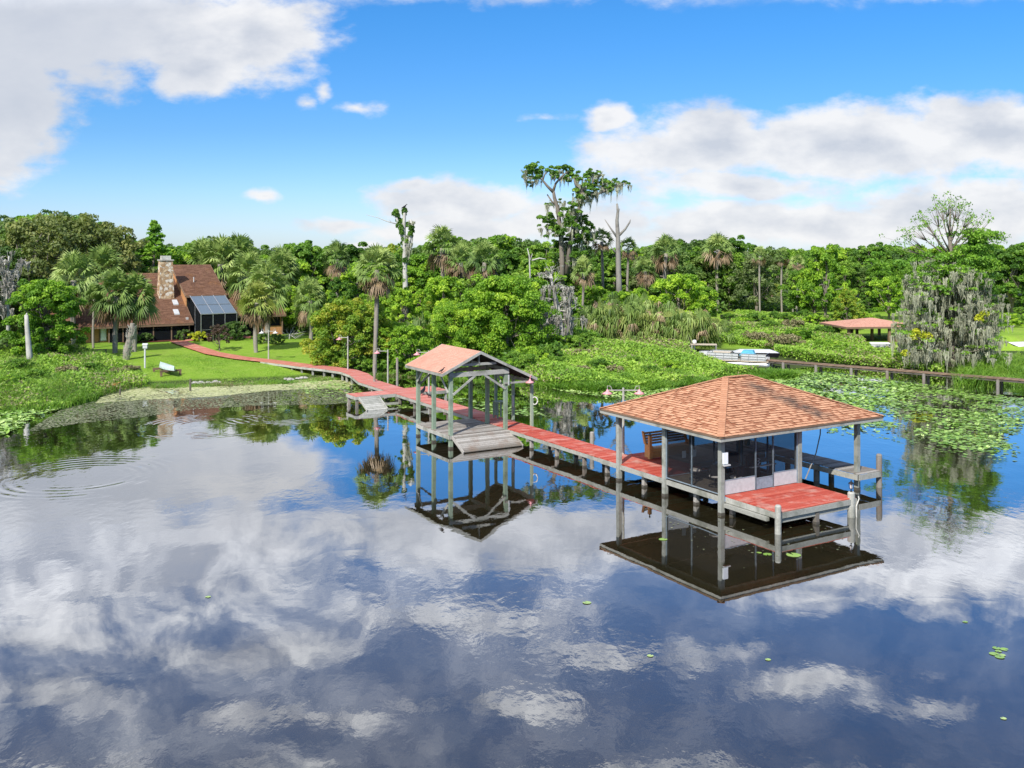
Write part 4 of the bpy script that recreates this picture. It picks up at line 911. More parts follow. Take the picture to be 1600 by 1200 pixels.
PROTO = {}      # kind -> (height, [(part name, mesh), ...])
def mk_broad(key, seed, Hh=10., Rr=4.2, mat='leaf_bright', n=9500, size=.27, nc=44, base=.16, top=1., flat=.85, crs=1., barkm='bark', full=False):
    rng = np.random.default_rng(seed); c = []; r = []
    if crs == 1.: nc = int(nc * 2.1); crs = .68; n = int(n * 1.1); size *= .82; n = int(n * 1.3)
    for k in range(nc):
        z = rng.uniform(base, .95) ** .9; prof = math.sin(math.pi * min(1, (z - base * .4) / (1.12 - base * .4)) ** .8) ** .7
        if full: prof = math.sqrt(max(.02, 1 - ((z - .42) / .62) ** 2))
        a = rng.uniform(0, 2 * np.pi); rr = Rr * prof * rng.uniform(.35, .95); cr = rng.uniform(.10, .19) * Rr * 1.25 * crs
        spk = 1.16 if rng.random() < .12 else 1; c.append((rr * spk * math.cos(a) * rng.uniform(.85, 1.1), rr * spk * math.sin(a), min(1.03, z * (1.05 if spk > 1 else 1)) * (Hh - cr * .6))); r.append((cr * 1.1, cr * 1.1, cr * flat))
    for k in range(5): a = rng.uniform(0, 6.28); c.append((math.cos(a) * Rr * .22 * k / 4, math.sin(a) * Rr * .22, Hh * (.97 - .05 * k) - Rr * .15)); r.append((Rr * .17,) * 3)
    s = Soup(); s.add(*leaf_cloud(rng, c, r, n, size))
    crown = s.mesh(key + '_crown', [mat])
    mb = MB(); tr = wob(rng, (0, 0, -.3), (0, 0, Hh * .8), 7, .04); mb.tube(tr, list(np.linspace(.026, .008, 7) * Hh), 8, .5)
    for k in range(16):
        i = rng.integers(1, 5); q = c[rng.integers(0, nc)]; mb.tube(wob(rng, tr[i], q, 4, .12), list(np.linspace(.010, .003, 4) * Hh), 5, .5)
    PROTO[key] = (Hh, [('trunk', mb.me(key + '_trunk', barkm, True)), ('crown', crown)])
mk_broad('broad_a', 1, mat='leaf_bright'); mk_broad('broad_b', 2, Rr=4.8, mat='leaf_bright', nc=52); mk_broad('broad_c', 3, Rr=3.6, mat='leaf_mid'); mk_broad('broad_d', 4, Rr=4.6, mat='leaf_mid', nc=50)
mk_broad('dark_a', 5, Rr=5.2, mat='leaf_dark', nc=80, n=9000, size=.24, crs=.75); mk_broad('olive_a', 6, Rr=5.0, mat='leaf_olive', nc=90, n=6500, size=.2, base=.3, crs=.62); mk_broad('olive_b', 8, Rr=5.0, mat='leaf_grey', nc=44, n=8000, size=.24)
mk_broad('yellow_a', 7, full=True, Rr=5.2, mat='leaf_yellow', nc=56, n=9500, size=.30, base=.08)
mk_broad('shrub_a', 9, full=True, Hh=3., Rr=2.4, mat='leaf_mid', nc=26, n=6000, size=.15, base=.05); mk_broad('shrub_b', 10, full=True, Hh=3., Rr=2.2, mat='leaf_bright', nc=26, n=6000, size=.15, base=.05)
mk_broad('shrub_gold', 12, full=True, Hh=1.6, Rr=1.5, mat='leaf_gold', nc=26, n=3000, size=.13, base=.05); mk_broad('shrub_dark', 13, full=True, Hh=2., Rr=1.9, mat='leaf_dark', nc=26, n=3000, size=.15, base=.05)
mk_broad('bush_a', 15, full=True, Hh=2., Rr=1.9, mat='leaf_bright', nc=30, n=3400, size=.125, base=.02); mk_broad('bush_b', 16, full=True, Hh=2., Rr=1.9, mat='leaf_mid', nc=30, n=3400, size=.125, base=.02); mk_broad('bush_tan', 17, full=True, Hh=2., Rr=1.9, mat='brush_dry', nc=30, n=1900, size=.14, base=.02)
mk_broad('mauve', 14, Hh=4., Rr=1.9, mat='leaf_mauve', nc=22, n=2600, size=.16, base=.3)
def mk_hero(key, seed, Hh, Rr, mat, n, size, nc, base):
    mk_broad(key, seed, Hh, Rr, mat, n, size, nc, base)
mk_broad('hero_big', 21, full=True, Hh=9., Rr=5.6, mat='leaf_bright', n=36000, size=.185, nc=130, base=.03); mk_broad('hero_round', 22, full=True, Hh=7.5, Rr=3.6, mat='leaf_bright', n=24000, size=.16, nc=90, base=.05)
mk_broad('hero_yellow', 23, full=True, Hh=6.5, Rr=4.0, mat='leaf_yellow', n=22000, size=.17, nc=90, base=.04)
def mk_cypress(key, seed, Hh=12., Rr=4.0, n=15000):
    rng = np.random.default_rng(seed); c = []; r = []
    for k in range(330):
        z = 1 - rng.uniform(0, .94) ** 1.25; rr = Rr * (1 - z) ** .8 * rng.uniform(.3, 1); a = rng.uniform(0, 6.28); cr = .20 + .40 * (1 - z)
        c.append((rr * math.cos(a), rr * math.sin(a), z * Hh)); r.append((cr * 1.3, cr * 1.3, cr * .55))
    s = Soup(); s.add(*leaf_cloud(rng, c, r, n, .2)); mb = MB(); mb.tube([(0, 0, -.3), (.05, 0, Hh * .5), (0, 0, Hh)], [.25, .14, .02], 8, .5)
    for q in c[::3]: mb.tube([(0, 0, q[2] - .2), q], [.04, .015], 4, .5)
    PROTO[key] = (Hh + .3, [('trunk', mb.me(key + '_trunk', 'bark', True)), ('crown', s.mesh(key + '_crown', ['leaf_cypress']))])
mk_cypress('cypress', 31)
def mk_palm(key, seed, Hh=8., mat='palm_frond', n=46, pet=.85, rad=.95, dead=.18, skirt=True, lo=-.85, thin=.16, lean=.02):
    rng = np.random.default_rng(seed); top = (0, 0, Hh - 1.35)
    s = palm_crown(rng, top, n, pet, rad, lo, dead=dead); crown = s.mesh(key + '_crown', [mat, 'palm_dead'])
    mb = MB(); pts = [(Hh * lean * math.sin(f * 2.5) * 1.5 + 0, Hh * lean * math.sin(f * 3 + 1), -.4 + f * (Hh - 1.1)) for f in np.linspace(0, 1, 12)]
    ox, oy = pts[-1][0], pts[-1][1]; pts = [(p[0] - ox * (i / 11), p[1] - oy * (i / 11), p[2]) for i, p in enumerate(pts)]
    mb.tube(pts, [thin * 1.35] + [thin * rng.uniform(.92, 1.08) for _ in range(9)] + [thin * 1.15, thin * 1.1], 9, .5)
    PROTO[key] = (Hh, [('trunk', mb.me(key + '_trunk', 'palm_bark', True)), ('crown', crown)])
mk_palm('palm_a', 41); mk_palm('palm_b', 42, 8., n=40, rad=1.05, dead=.3); mk_palm('palm_full', 43, 6., 'palm_frond', n=70, pet=1.0, rad=1.15, dead=.12, lo=-1.1, thin=.2)
mk_palm('palm_gold', 44, 6., 'palm_gold', n=70, pet=.95, rad=1.05, dead=.22, lo=-1.2, thin=.2); mk_palm('palm_hero', 45, 11., 'palm_frond', n=80, pet=1.05, rad=1.0, dead=.28, lo=-1.35, thin=.17, lean=.02)
mk_palm('palm_tall', 46, 11., n=34, pet=.75, rad=.85, dead=.25, lo=-.8, thin=.16, lean=.012)
def mk_palmetto(key, seed, mat='palm_green', Hh=3.2, n=46):
    rng = np.random.default_rng(seed); s = Soup()
    for k in range(n):
        az = rng.uniform(0, 6.28); el = rng.uniform(.3, 1.4); b = np.array([rng.normal() * .5, rng.normal() * .5, rng.uniform(0, Hh * .35)])
        d = np.array([np.cos(az) * np.cos(el), np.sin(az) * np.cos(el), np.sin(el)])
        V = fan_frond(rng, b, d, rng.uniform(.9, Hh * .5), rng.uniform(.75, 1.05), 13, .75, 1.5, .09); s.add(V, np.clip(rng.uniform(.2, .8) + rng.normal(size=len(V) // 4) * .1, 0, 1), 1 if rng.random() < .1 else 0)
    mb = MB(); mb.tube([(0, 0, -.2), (0, 0, .9)], [.16, .13], 7, .5)
    PROTO[key] = (Hh, [('trunk', mb.me(key + '_trunk', 'palm_bark')), ('fronds', s.mesh(key + '_fronds', [mat, 'palm_dead']))])
mk_palmetto('palmetto_a', 51); mk_palmetto('palmetto_b', 52, 'palm_frond'); 

def tree(kind, px, d, top, label, name='tree', cat='tree', group=None, wf=1.0, rot=None, base_z=None, hf=None):
    Hh, parts = PROTO[kind]; x = (px - 800) / F * d; g = gz(x, d) if base_z is None else base_z
    zt = H - (top - HY) / F * d; h = max(zt - g, 1.0) if hf is None else hf; s = h / Hh
    o = thing(name, label, cat, (x, d, g), random.uniform(0, 6.28) if rot is None else rot, group)
    o.scale = (s * wf, s * wf, s)
    for (nm, me) in parts: link(nm, me, o)
    return o
# --- forest fill
prof = [(-900, 345), (0, 345), (50, 338), (100, 332), (150, 342), (205, 378), (225, 385), (270, 395), (300, 378), (345, 370), (400, 385), (470, 383), (520, 390), (556, 402), (600, 385), (640, 388), (700, 372), (745, 372), (790, 368), (840, 372),
        (905, 395), (930, 400), (1000, 385), (1040, 376), (1100, 378), (1150, 368), (1180, 388), (1215, 402), (1250, 398), (1290, 385), (1330, 404), (1380, 390), (1420, 392), (1470, 400), (1540, 385), (1600, 378), (2400, 370)]
pxs = [p[0] for p in prof]; pys = [p[1] for p in prof]
rngF = random.Random(11)
def zone(px):
    if px < 185: return 0
    if px < 480: return 1
    if px < 860: return 2
    if px < 1130: return 3
    if px < 1420: return 4
    return 5
zl_ = ['behind the left palms and the house corner', 'behind the house roof', 'in the thick wood behind the boat shelter', 'in the wood behind the palm thicket', 'at the back of the far right lawn', 'at the far right beyond the moss draped cypress']
kl_ = {'broad_a': 'bright green leafy tree', 'broad_b': 'wide bright green tree', 'broad_c': 'mid green upright tree', 'broad_d': 'wide mid green tree', 'dark_a': 'dark green spreading tree', 'olive_a': 'open olive brown oak', 'olive_b': 'grey green mossy oak'}
def fill(px0, px1, step, d0, dv, kinds, dtop=0, jit=8, cap=999):
    px = px0
    while px < px1:
        k = rngF.choice(kinds); p = px + rngF.uniform(-step * .35, step * .35); d = d0(p) + rngF.uniform(-dv, dv)
        tp = min(np.interp(p, pxs, pys) + dtop, cap) + rngF.uniform(-2, jit)
        z = zone(p); lb = lmark(k, p, d)
        tree(k, p, d, tp, lb, 'broadleaf_tree', 'tree', ('trees past the picture edge' if p > 1600 or p < 0 else 'trees of the wood ' + zl_[z]), wf=rngF.uniform(.85, 1.15))
        px += step
LM = [(-60, 'the left picture edge'), (12, 'the grey bare tree'), (45, 'the pale broken trunk'), (72, 'the round green tree'), (110, 'the reddish oak'), (163, 'the palm over the left roof'), (205, 'the lawn palm pair'), (241, 'the pointed cypress'), (262, 'the stone chimney'), (300, 'the tall roof ridge'), (345, 'the screened enclosure'), (372, 'the right roof wing'), (402, 'the golden palm'), (440, 'the wood palm'),
      (463, 'the bare white tree'), (484, 'the grey green palm'), (527, 'the poking palm'), (560, 'the yellowing tree'), (589, 'the tall shore palm'), (633, 'the vine snag'), (660, 'the low fan palm'), (691, 'the high wood palm'), (720, 'the ragged palm'), (757, 'the orange skirted palm'), (790, 'the big green tree'), (828, 'the slim dead trunk'), (855, 'the dead mossy tree'), (880, 'the tallest tree'),
      (912, 'the brown skirted palm'), (940, 'the slender palm'), (966, 'the forked snag'), (1008, 'the brown fronded palm'), (1041, 'the grey domed palm'), (1060, 'the thicket'), (1090, 'the right thicket end'), (1122, 'the embedded palm'), (1160, 'the pontoon boat'), (1187, 'the lone thin palm'), (1222, 'the middle thin palm'), (1246, 'the right thin palm'), (1290, 'the ragged topped tree'), (1325, 'the golden bushy tree'), (1360, 'the boathouse'), (1400, 'the white dock box'),
      (1440, 'the draped cypress left side'), (1480, 'the draped cypress trunk'), (1530, 'the draped cypress right side'), (1556, 'the pale dock'), (1596, 'the right picture edge')]
def nearm(p):
    q, nm = min(LM, key=lambda a: abs(a[0] - p)); return ('left of ' if p < q - 5 else ('right of ' if p > q + 5 else 'in line with ')) + nm
def lmark(k, p, d):
    q, nm = min(LM, key=lambda a: abs(a[0] - p)); row = ' far back' if d > 151 and p < 1020 or d > 180 else (' midway back' if d > 123 else ' nearer')
    if p > 1600 or p < 0: nm = 'the picture edge'
    side = 'left of ' if p < q - 5 else ('right of ' if p > q + 5 else 'behind ')
    return kl_[k] + row + ', ' + side + nm
back = lambda p: 150 if p < 1020 else 172
fill(-500, 2250, 27, lambda p: 158 if p < 1020 else 190, 6, ['broad_c', 'broad_d', 'dark_a', 'broad_b'], -5, 7, 381)
fill(-330, 200, 36, lambda p: 132, 6, ['dark_a', 'olive_a', 'olive_b', 'dark_a', 'broad_d'], 0, 10)
fill(200, 560, 32, lambda p: 136, 4, ['broad_a', 'broad_c', 'broad_d', 'broad_b'], 6, 18)
fill(560, 900, 30, lambda p: 128, 6, ['broad_a', 'broad_b', 'broad_c', 'broad_d'], 6, 26)
fill(900, 1180, 34, lambda p: 150, 6, ['broad_c', 'broad_d', 'dark_a', 'olive_b'], 2, 22)
fill(1180, 1420, 34, lambda p: 168, 5, ['broad_c', 'dark_a', 'broad_d'], 4, 14)
fill(1400, 1900, 36, lambda p: 150, 7, ['broad_a', 'broad_c', 'broad_d', 'broad_b'], 2, 14)
# mid rows in front
fill(455, 640, 34, lambda p: 112, 4, ['broad_a', 'broad_c', 'broad_b'], 40, 30)
fill(600, 900, 40, lambda p: 108, 5, ['broad_a', 'broad_b', 'broad_d'], 50, 30)
fill(930, 1130, 36, lambda p: 124, 5, ['broad_a', 'broad_b', 'broad_d', 'broad_c'], 42, 30)
fill(1150, 1290, 40, lambda p: 158, 3, ['dark_a', 'broad_d', 'broad_a'], 40, 30)
fill(1250, 1420, 34, lambda p: 136, 4, ['broad_a', 'broad_b', 'broad_d'], 22, 45)
fill(-260, 10, 40, lambda p: 108, 5, ['olive_b', 'dark_a'], 30, 30)
fill(1580, 1900, 45, lambda p: 125, 5, ['broad_b', 'broad_d'], 60, 40)
fill(-650, -250, 45, lambda p: 95, 5, ['olive_b', 'dark_a', 'broad_a'], 40, 40)
fill(1750, 2150, 45, lambda p: 105, 5, ['broad_b', 'broad_d'], 60, 40)
# --- individual trees
tree('olive_a', 55, 112, 334, 'airy olive crowned oak standing tallest at the left', 'oak_tree', wf=.9)
tree('olive_a', 110, 118, 326, 'tall reddish tipped oak left of the house', 'oak_tree', wf=.9, rot=2)
tree('olive_a', 165, 120, 345, 'spreading oak crown above the left palms', 'oak_tree', wf=.9, rot=4)
tree('cypress', 241, 128, 342, 'pointed conical cypress rising behind the chimney', 'cypress_tree', wf=1.15)
tree('broad_b', 262, 134, 380, 'low pale green tree right beside the pointed cypress', 'broadleaf_tree')
tree('hero_round', 72, 88, 433, 'round bright green tree beside the pale broken trunk', 'broadleaf_tree')
tree('hero_yellow', 541, 88, 466, 'yellow and orange tinged tree at the boardwalk bend', 'maple_tree')
tree('hero_big', 790, 92, 426, 'large bright green tree spreading behind the boat shelter', 'broadleaf_tree', wf=.95)
tree('hero_big', 712, 90, 470, 'bright yellow green tree just above the pink shelter roof', 'broadleaf_tree', wf=.85, rot=1.5)
tree('broad_b', 640, 86, 505, 'small bright green tree between the palm trunk and the shelter', 'broadleaf_tree', wf=1.1)
tree('broad_a', 615, 89, 500, 'young green tree touching the tall palm trunk', 'broadleaf_tree', wf=1.1)
tree('broad_b', 1060, 112, 425, 'bright green tree above the palm thicket', 'broadleaf_tree', wf=1.1)
tree('yellow_a', 690, 118, 455, 'yellow tinted tree in the wood left of the mossy snag', 'broadleaf_tree')
tree('broad_a', 1290, 128, 378, 'tall ragged topped green tree right of the slim palms', 'broadleaf_tree', wf=.7)
tree('yellow_a', 1325, 118, 450, 'golden leaved bushy tree behind the red boathouse', 'broadleaf_tree', wf=.8)
tree('broad_c', 478, 135, 377, 'reddish topped tree above the wood right of the house', 'broadleaf_tree')
tree('yellow_a', 610, 140, 378, 'yellow brown topped tree left of the vine covered snag', 'broadleaf_tree', wf=.7)
pal = [ # kind, px, d, top, label
    ('palm_full', 115, 100, 405, 'cabbage palm with brown trunk at the left end of the house', .9), ('palm_b', 148, 97, 446, 'ragged cabbage palm before the orange board wall', 1.0), ('palm_full', 163, 112, 396, 'cabbage palm crown showing over the left roof', .9),
    ('palm_full', 182, 94, 433, 'full cabbage palm on the lawn in front of the house, left of the pair', 1.0), ('palm_full', 212, 95, 437, 'full cabbage palm on the lawn before the roof, right of the pair', 1.0),
    ('palm_gold', 402, 96, 447, 'golden tinged cabbage palm behind the lawn lamp post', 1.0), ('palm_full', 418, 104, 420, 'cabbage palm crown behind the golden palm', 1.0),
    ('palm_full', 390, 112, 405, 'green cabbage palm over the right wing of the house', 1.0), ('palm_full', 345, 128, 382, 'cabbage palm behind the tall roof ridge', 1.0),
    ('palm_full', 372, 132, 378, 'cabbage palm in the row behind the house, farthest right', 1.0), ('palm_full', 318, 134, 385, 'cabbage palm crown peeking over the tall roof', 1.0),
    ('palm_full', 484, 98, 444, 'grey green cabbage palm left of the yellowing tree', .9), ('palm_a', 527, 118, 380, 'cabbage palm poking above the wood behind the bend', .9),
    ('palm_full', 440, 118, 398, 'cabbage palm in the wood right of the house', .9),
    ('palm_a', 691, 116, 358, 'cabbage palm standing above the wood, right of the vine covered snag', 1.0), ('palm_b', 720, 112, 385, 'ragged cabbage palm in the wood, second right of the vine snag', 1.0),
    ('palm_a', 757, 105, 382, 'cabbage palm with orange skirt behind the big green tree', 1.0), ('palmetto_b', 660, 96, 475, 'low fan palm left of the big green tree', .9),
    ('palm_tall', 940, 132, 358, 'slender palm left of the dead forked snag', 1.0), ('palm_tall', 982, 130, 372, 'palm crown hugging the dead forked snag', 1.0), ('palm_b', 912, 118, 405, 'brown skirted palm right of the grey mossy tree', .9),
    ('palm_b', 1041, 135, 372, 'palm with domed grey crown in the middle of the wood', 1.0), ('palm_b', 1122, 150, 368, 'palm embedded in the tall wood crown', 1.0),
    ('palm_tall', 1187, 142, 386, 'tallest thin palm alone on the far lawn edge, leftmost of three', .9), ('palm_tall', 1222, 145, 389, 'middle palm of the three thin palms on the far lawn', 1.0),
    ('palm_tall', 1246, 146, 398, 'rightmost of the three thin palms on the far lawn', 1.0), ('palm_b', 1238, 150, 412, 'shorter palm tucked between the thin palms', .8), ('palm_gold', 1212, 156, 446, 'low golden palm under the three thin palms', 1.0),
    ('palm_b', 1008, 128, 405, 'brown fronded palm right of the dead forked snag', .9)]
for (k, px, d, top, lb, wf) in pal:
    tree(k, px, d, top, lb, 'palm_tree', 'palm', None, wf)
w = P(589, 590, 0); tree('palm_hero', 589, 84.5, 393, 'tall single cabbage palm at the shore beside the boardwalk', 'palm_tree', 'palm', None, 1.05, rot=1.2)
n_p = 0
for (px, py, top) in [(925, 531, 470), (945, 533, 455), (968, 535, 462), (985, 528, 450), (1003, 537, 470), (1022, 534, 458), (1042, 538, 462), (1060, 541, 472), (1080, 541, 468), (1100, 536, 480), (1117, 530, 488), (1130, 526, 492), (1010, 522, 448), (1050, 520, 450), (1085, 522, 468), (955, 520, 448), (905, 520, 470)]:
    w = PG(px, py); tree('palmetto_a' if n_p % 3 else 'palmetto_b', px, w.y, top, 'fan palm clump of the thicket, ' + nearm(px) + (', front rank' if py > 529 else ', rear rank'), 'fan_palm', 'palm', 'fan palms of the thicket', wf=1.05); n_p += 1
# shrubs by the house and elsewhere
for (k, px, py, top, lb, wf) in [('shrub_b', 153, 534, 517, 'rounded green shrub below the white window', .9), ('shrub_gold', 312, 533, 517, 'clipped golden yellow hedge by the red path', 1.15), ('shrub_dark', 287, 531, 514, 'dark shrub left of the golden hedge', .9),
        ('shrub_dark', 367, 531, 501, 'large dark shrub right of the screened enclosure', .9), ('shrub_dark', 345, 531, 508, 'dark shrub before the screened enclosure', .8), ('shrub_dark', 412, 537, 519, 'dark round shrub at the foot of the golden palm', .9), ('shrub_dark', 431, 538, 521, 'low dark shrub right of the palm foot', .9),
        ('shrub_a', 210, 536, 524, 'low green shrub beside the house bed', .9), ('shrub_dark', 228, 534, 520, 'reddish dark shrub under the porch screens', .9), ('shrub_dark', 505, 544, 520, 'dark shrub at the lawn edge left of the yellowing tree', .8), ('shrub_a', 60, 556, 520, 'scrubby shrub behind the pale broken trunk', 1.3), ('shrub_dark', 20, 556, 520, 'brown green scrub at the far left bank', 1.3), ('shrub_b', 75, 566, 550, 'low bright bush in front of the round green tree', 1.0)]:
    w = PG(px, py); tree(k, px, w.y, top, lb, 'shrub', 'shrub', None, wf)
w = PG(343, 548); tree('mauve', 343, w.y, 506, 'small mauve brown ornamental tree beside the red path', 'small_tree', 'tree')
for k, (px, py, top) in enumerate([(640, 590, 560), (668, 588, 562), (700, 590, 556), (735, 591, 560), (765, 594, 565), (800, 596, 560), (812, 590, 548), (700, 580, 545), (560, 584, 556), (577, 583, 560), (860, 570, 535), (830, 575, 540), (650, 578, 540), (525, 578, 548), (905, 552, 520), (870, 552, 522)]):
    w = PG(px, py); tree('shrub_b' if k % 2 else 'shrub_a', px, w.y, top, 'leafy shore bush, ' + nearm(px), 'shrub', 'shrub', 'bushes under the shore trees', 1.1)
for k in range(26):
    px = 1140 + k * 19; py = 505 + (k * 37 % 13); 
    if 1370 < px < 1470: continue
    w = PG(px, py); tree('shrub_b' if k % 2 else 'shrub_a', px, w.y, py - 16 - (k * 17 % 12), 'low bush behind the far lawn, ' + nearm(px), 'shrub', 'shrub', 'bushes along the far lawn', 1.2)

# --- hero trees built from clumps placed at their distance
def hero(name, label, px, d, cat='tree'):
    x = (px - 800) / F * d; o = thing(name, label, cat, (x, d, gz(x, d))); return o, np.array([x, d, gz(x, d)])
def rel(b, px, py, d): return np.array(PD(px, py, d)) - b
# tall moss hung tree
o, b = hero('moss_hung_tree', 'tallest tree in the wood, flat spreading mossy crown', 880, 125); rng = np.random.default_rng(61)
D_ = 125
z5 = lambda X, Y_: (780 + X / 5.333, 240 + Y_ / 5.333)
cl = [(240, 130, 50), (300, 110, 45), (230, 180, 40), (360, 130, 60), (430, 150, 55), (500, 130, 50), (560, 140, 50), (620, 160, 55), (300, 190, 35), (270, 230, 30), (560, 200, 40), (660, 190, 40), (480, 190, 35), (770, 165, 50), (820, 160, 30), (720, 190, 35),
      (700, 240, 55), (680, 300, 55), (740, 320, 50), (650, 370, 50), (720, 370, 45), (800, 260, 45), (860, 240, 45), (900, 230, 35), (950, 240, 40), (1000, 250, 35), (1050, 240, 28), (860, 290, 35), (920, 280, 30), (800, 320, 30),
      (430, 540, 60), (390, 600, 60), (440, 640, 60), (600, 440, 45), (640, 470, 50), (580, 500, 50), (560, 560, 60), (600, 600, 55), (680, 560, 60), (720, 590, 50), (690, 640, 60), (760, 640, 45), (500, 660, 60), (620, 680, 60), (540, 730, 60), (660, 740, 70), (460, 760, 60), (720, 720, 50), (560, 820, 70), (480, 860, 60), (640, 850, 60), (600, 900, 60), (420, 420, 25), (490, 400, 20)]
cc = []; rr = []
for (X, Y_, r_) in cl:
    p, q = z5(X, Y_); dj = D_ + rng.uniform(-3.2, 3.2) * (1 if Y_ < 400 else .8); m_ = r_ / 5.333 / F * D_; cc.append(rel(b, p, q, dj)); rr.append((m_, m_ * 1.2, m_ * .62))
s = Soup(); c2_ = []; r2_ = []
for q_, w_ in zip(cc, rr):
    for _ in range(6): c2_.append(q_ + rng.normal(size=3) * np.array(w_) * .75); r2_.append(np.array(w_) * rng.uniform(.3, .6))
s.add(*leaf_cloud(rng, c2_, r2_, 23000, .2, ctint=.35)); link('crown', s.mesh('crown', ['leaf_mid']), o)
mb = MB()
def limb(pts, r0, r1, dd=D_):
    P_ = [rel(b, *z5(x, y), dd + k * 0) for k, (x, y) in enumerate(pts)]; mb.tube(P_, list(np.linspace(r0, r1, len(P_))), 7, .5)
limb([(520, 1150), (525, 900), (515, 700), (500, 560), (485, 450), (460, 370), (450, 310)], .38, .2); limb([(450, 320), (400, 270), (360, 220), (320, 180)], .22, .08); limb([(450, 310), (470, 250), (520, 190), (570, 150)], .2, .07); limb([(485, 430), (440, 400), (400, 340)], .15, .08); limb([(360, 230), (380, 170), (420, 140)], .12, .05)
limb([(560, 1000), (600, 700), (650, 500), (690, 380), (690, 300)], .34, .18); limb([(690, 310), (640, 260), (620, 200)], .18, .06); limb([(690, 300), (740, 290), (780, 240), (790, 180)], .2, .06); limb([(700, 330), (800, 350), (880, 310), (960, 280), (1050, 245)], .2, .05); limb([(525, 680), (440, 640), (400, 600)], .15, .05); limb([(620, 720), (740, 690), (760, 640)], .15, .05)
mb.build('trunk', 'bark', o, True)
an = [c_ for c_ in cc if 1]; V_, t_ = moss_strands(rng, [cc[i] - np.array([0, 0, rr[i][2] * .5]) for i in range(len(cc))], 5200, .6, 2.6, .045, .5)
s = Soup(); s.add(V_, t_); link('moss', s.mesh('moss', ['moss']), o)
# vine covered snag
o, b = hero('vine_covered_snag', 'bare trunk wrapped in green vines with a thin branch pointing left', 633, 105); rng = np.random.default_rng(62); D_ = 105
z6 = lambda X, Y_: (570 + X / 13.336, 310 + Y_ / 13.336)
mb = MB()
def seg(pts, r0, r1): mb.tube([rel(b, p, q, D_) for (p, q) in pts], list(np.linspace(r0, r1, len(pts))), 8, .6)
seg([(634, 520), (634, 470), (633, 430), (632, 390), (631, 360), (632, 335), (632, 327)], .34, .14); seg([(633, 385), (627, 365), (621, 345), (617, 332)], .22, .08); seg([(634, 400), (640, 375), (645, 355), (641, 343)], .22, .12); seg([(620, 350), (605, 346), (590, 340), (572, 335.5)], .06, .02); seg([(612, 348), (605, 340)], .03, .01)
mb.build('trunk', 'pale_bark', o, True)
cv = []; rv = []
for (X, Y_, r_) in [(830, 260, 60), (820, 330, 45), (650, 290, 65), (600, 330, 50), (680, 360, 55), (700, 450, 60), (720, 540, 60), (680, 580, 40), (790, 480, 50), (760, 620, 60), (900, 560, 60), (960, 620, 55), (990, 680, 50), (950, 740, 55), (760, 720, 50), (800, 850, 50), (780, 950, 50), (880, 900, 50), (850, 1000, 60), (800, 1100, 60), (870, 1180, 60), (710, 970, 25), (640, 1000, 20), (1010, 600, 30), (840, 1300, 60), (830, 1450, 60), (860, 1560, 60), (820, 1700, 50), (860, 1900, 50)]:
    p, q = z6(X, Y_); m_ = r_ / 13.336 / F * D_; cv.append(rel(b, p, q, D_ + rng.uniform(-.35, .35))); rv.append((m_, m_, m_ * 1.25))
s = Soup(); s.add(*leaf_cloud(rng, cv, rv, 3600, .15)); link('vine', s.mesh('vine', ['leaf_mid']), o)
V_, t_ = moss_strands(rng, [rel(b, *z6(X, Y_), D_ + .1) for (X, Y_) in ((930, 480), (970, 520), (960, 760), (900, 780), (880, 1000), (940, 950), (800, 1200))], 260, 1.0, 3.2, .05, .12); s = Soup(); s.add(V_, t_); link('moss', s.mesh('moss', ['moss']), o)
q = PD(632, 326.5, 105); bird('black_bird', (q.x, q.y, q.z - .02), .4, 'black bird perched on top of the vine covered snag', 1.3)
# forked snag
o, b = hero('dead_snag', 'bleached dead trunk with two forked bare limbs above the wood', 966, 122); D_ = 122; mb = MB()
seg([(968, 480), (967, 440), (966, 400), (965.5, 370), (964, 345), (965.5, 330), (964, 318)], .42, .12); seg([(965, 372), (955, 358), (945, 343)], .16, .04); seg([(967, 368), (977, 358), (984, 347), (985, 343)], .18, .05); seg([(965.5, 335), (968, 326)], .1, .05); seg([(962, 395), (952, 382)], .12, .03); seg([(969, 380), (978, 371)], .08, .03)
mb.build('trunk', 'grey_bark', o, True)
# grey dead mossy tree on the shore bank
o, b = hero('dead_mossy_tree', 'grey dead tree draped in moss at the shore, right of the big green tree', 876, 96); D_ = 96; rng = np.random.default_rng(63); mb = MB()
seg([(878, 548), (877, 520), (874, 490), (868, 465), (863, 445), (861, 428)], .34, .08)
tips = []
for (x0, y0, x1, y1) in [(862, 440, 851, 430), (864, 445, 873, 432), (862, 432, 866, 420), (866, 455, 852, 447), (868, 462, 886, 450), (872, 475, 893, 462), (870, 470, 855, 470), (874, 485, 896, 482), (872, 490, 856, 492), (875, 500, 895, 505), (863, 438, 857, 424), (874, 480, 884, 470), (866, 450, 876, 441), (876, 495, 862, 505)]:
    dj = rng.uniform(-1.3, 1.3); m0 = rel(b, x0, y0, D_); m1 = rel(b, x1, y1, D_ + dj); mm = (m0 + m1) / 2 + rng.normal(size=3) * .2
    mb.tube([m0, mm, m1], [.08, .05, .015], 5, .7); tips += [mm, m1]
    for _ in range(4): q_ = m1 + rng.normal(size=3) * .5; mb.tube([mm, q_], [.025, .008], 4, .8); tips.append(q_)
mb.build('trunk', 'pale_bark', o, True)
lowtips = [t_ for t_ in tips if t_[2] < 6.6]; V_, tt_ = moss_strands(rng, lowtips + [rel(b, px, py, D_ + rng.uniform(-.8, .8)) for px in range(857, 897, 5) for py in (480, 497, 512)], 1500, .8, 3.2, .055, .3); V2, t2 = moss_strands(rng, tips, 500, .2, .8, .05, .25)
s = Soup(); s.add(V_, tt_); s.add(V2, t2); link('moss', s.mesh('moss', ['moss_grey']), o)
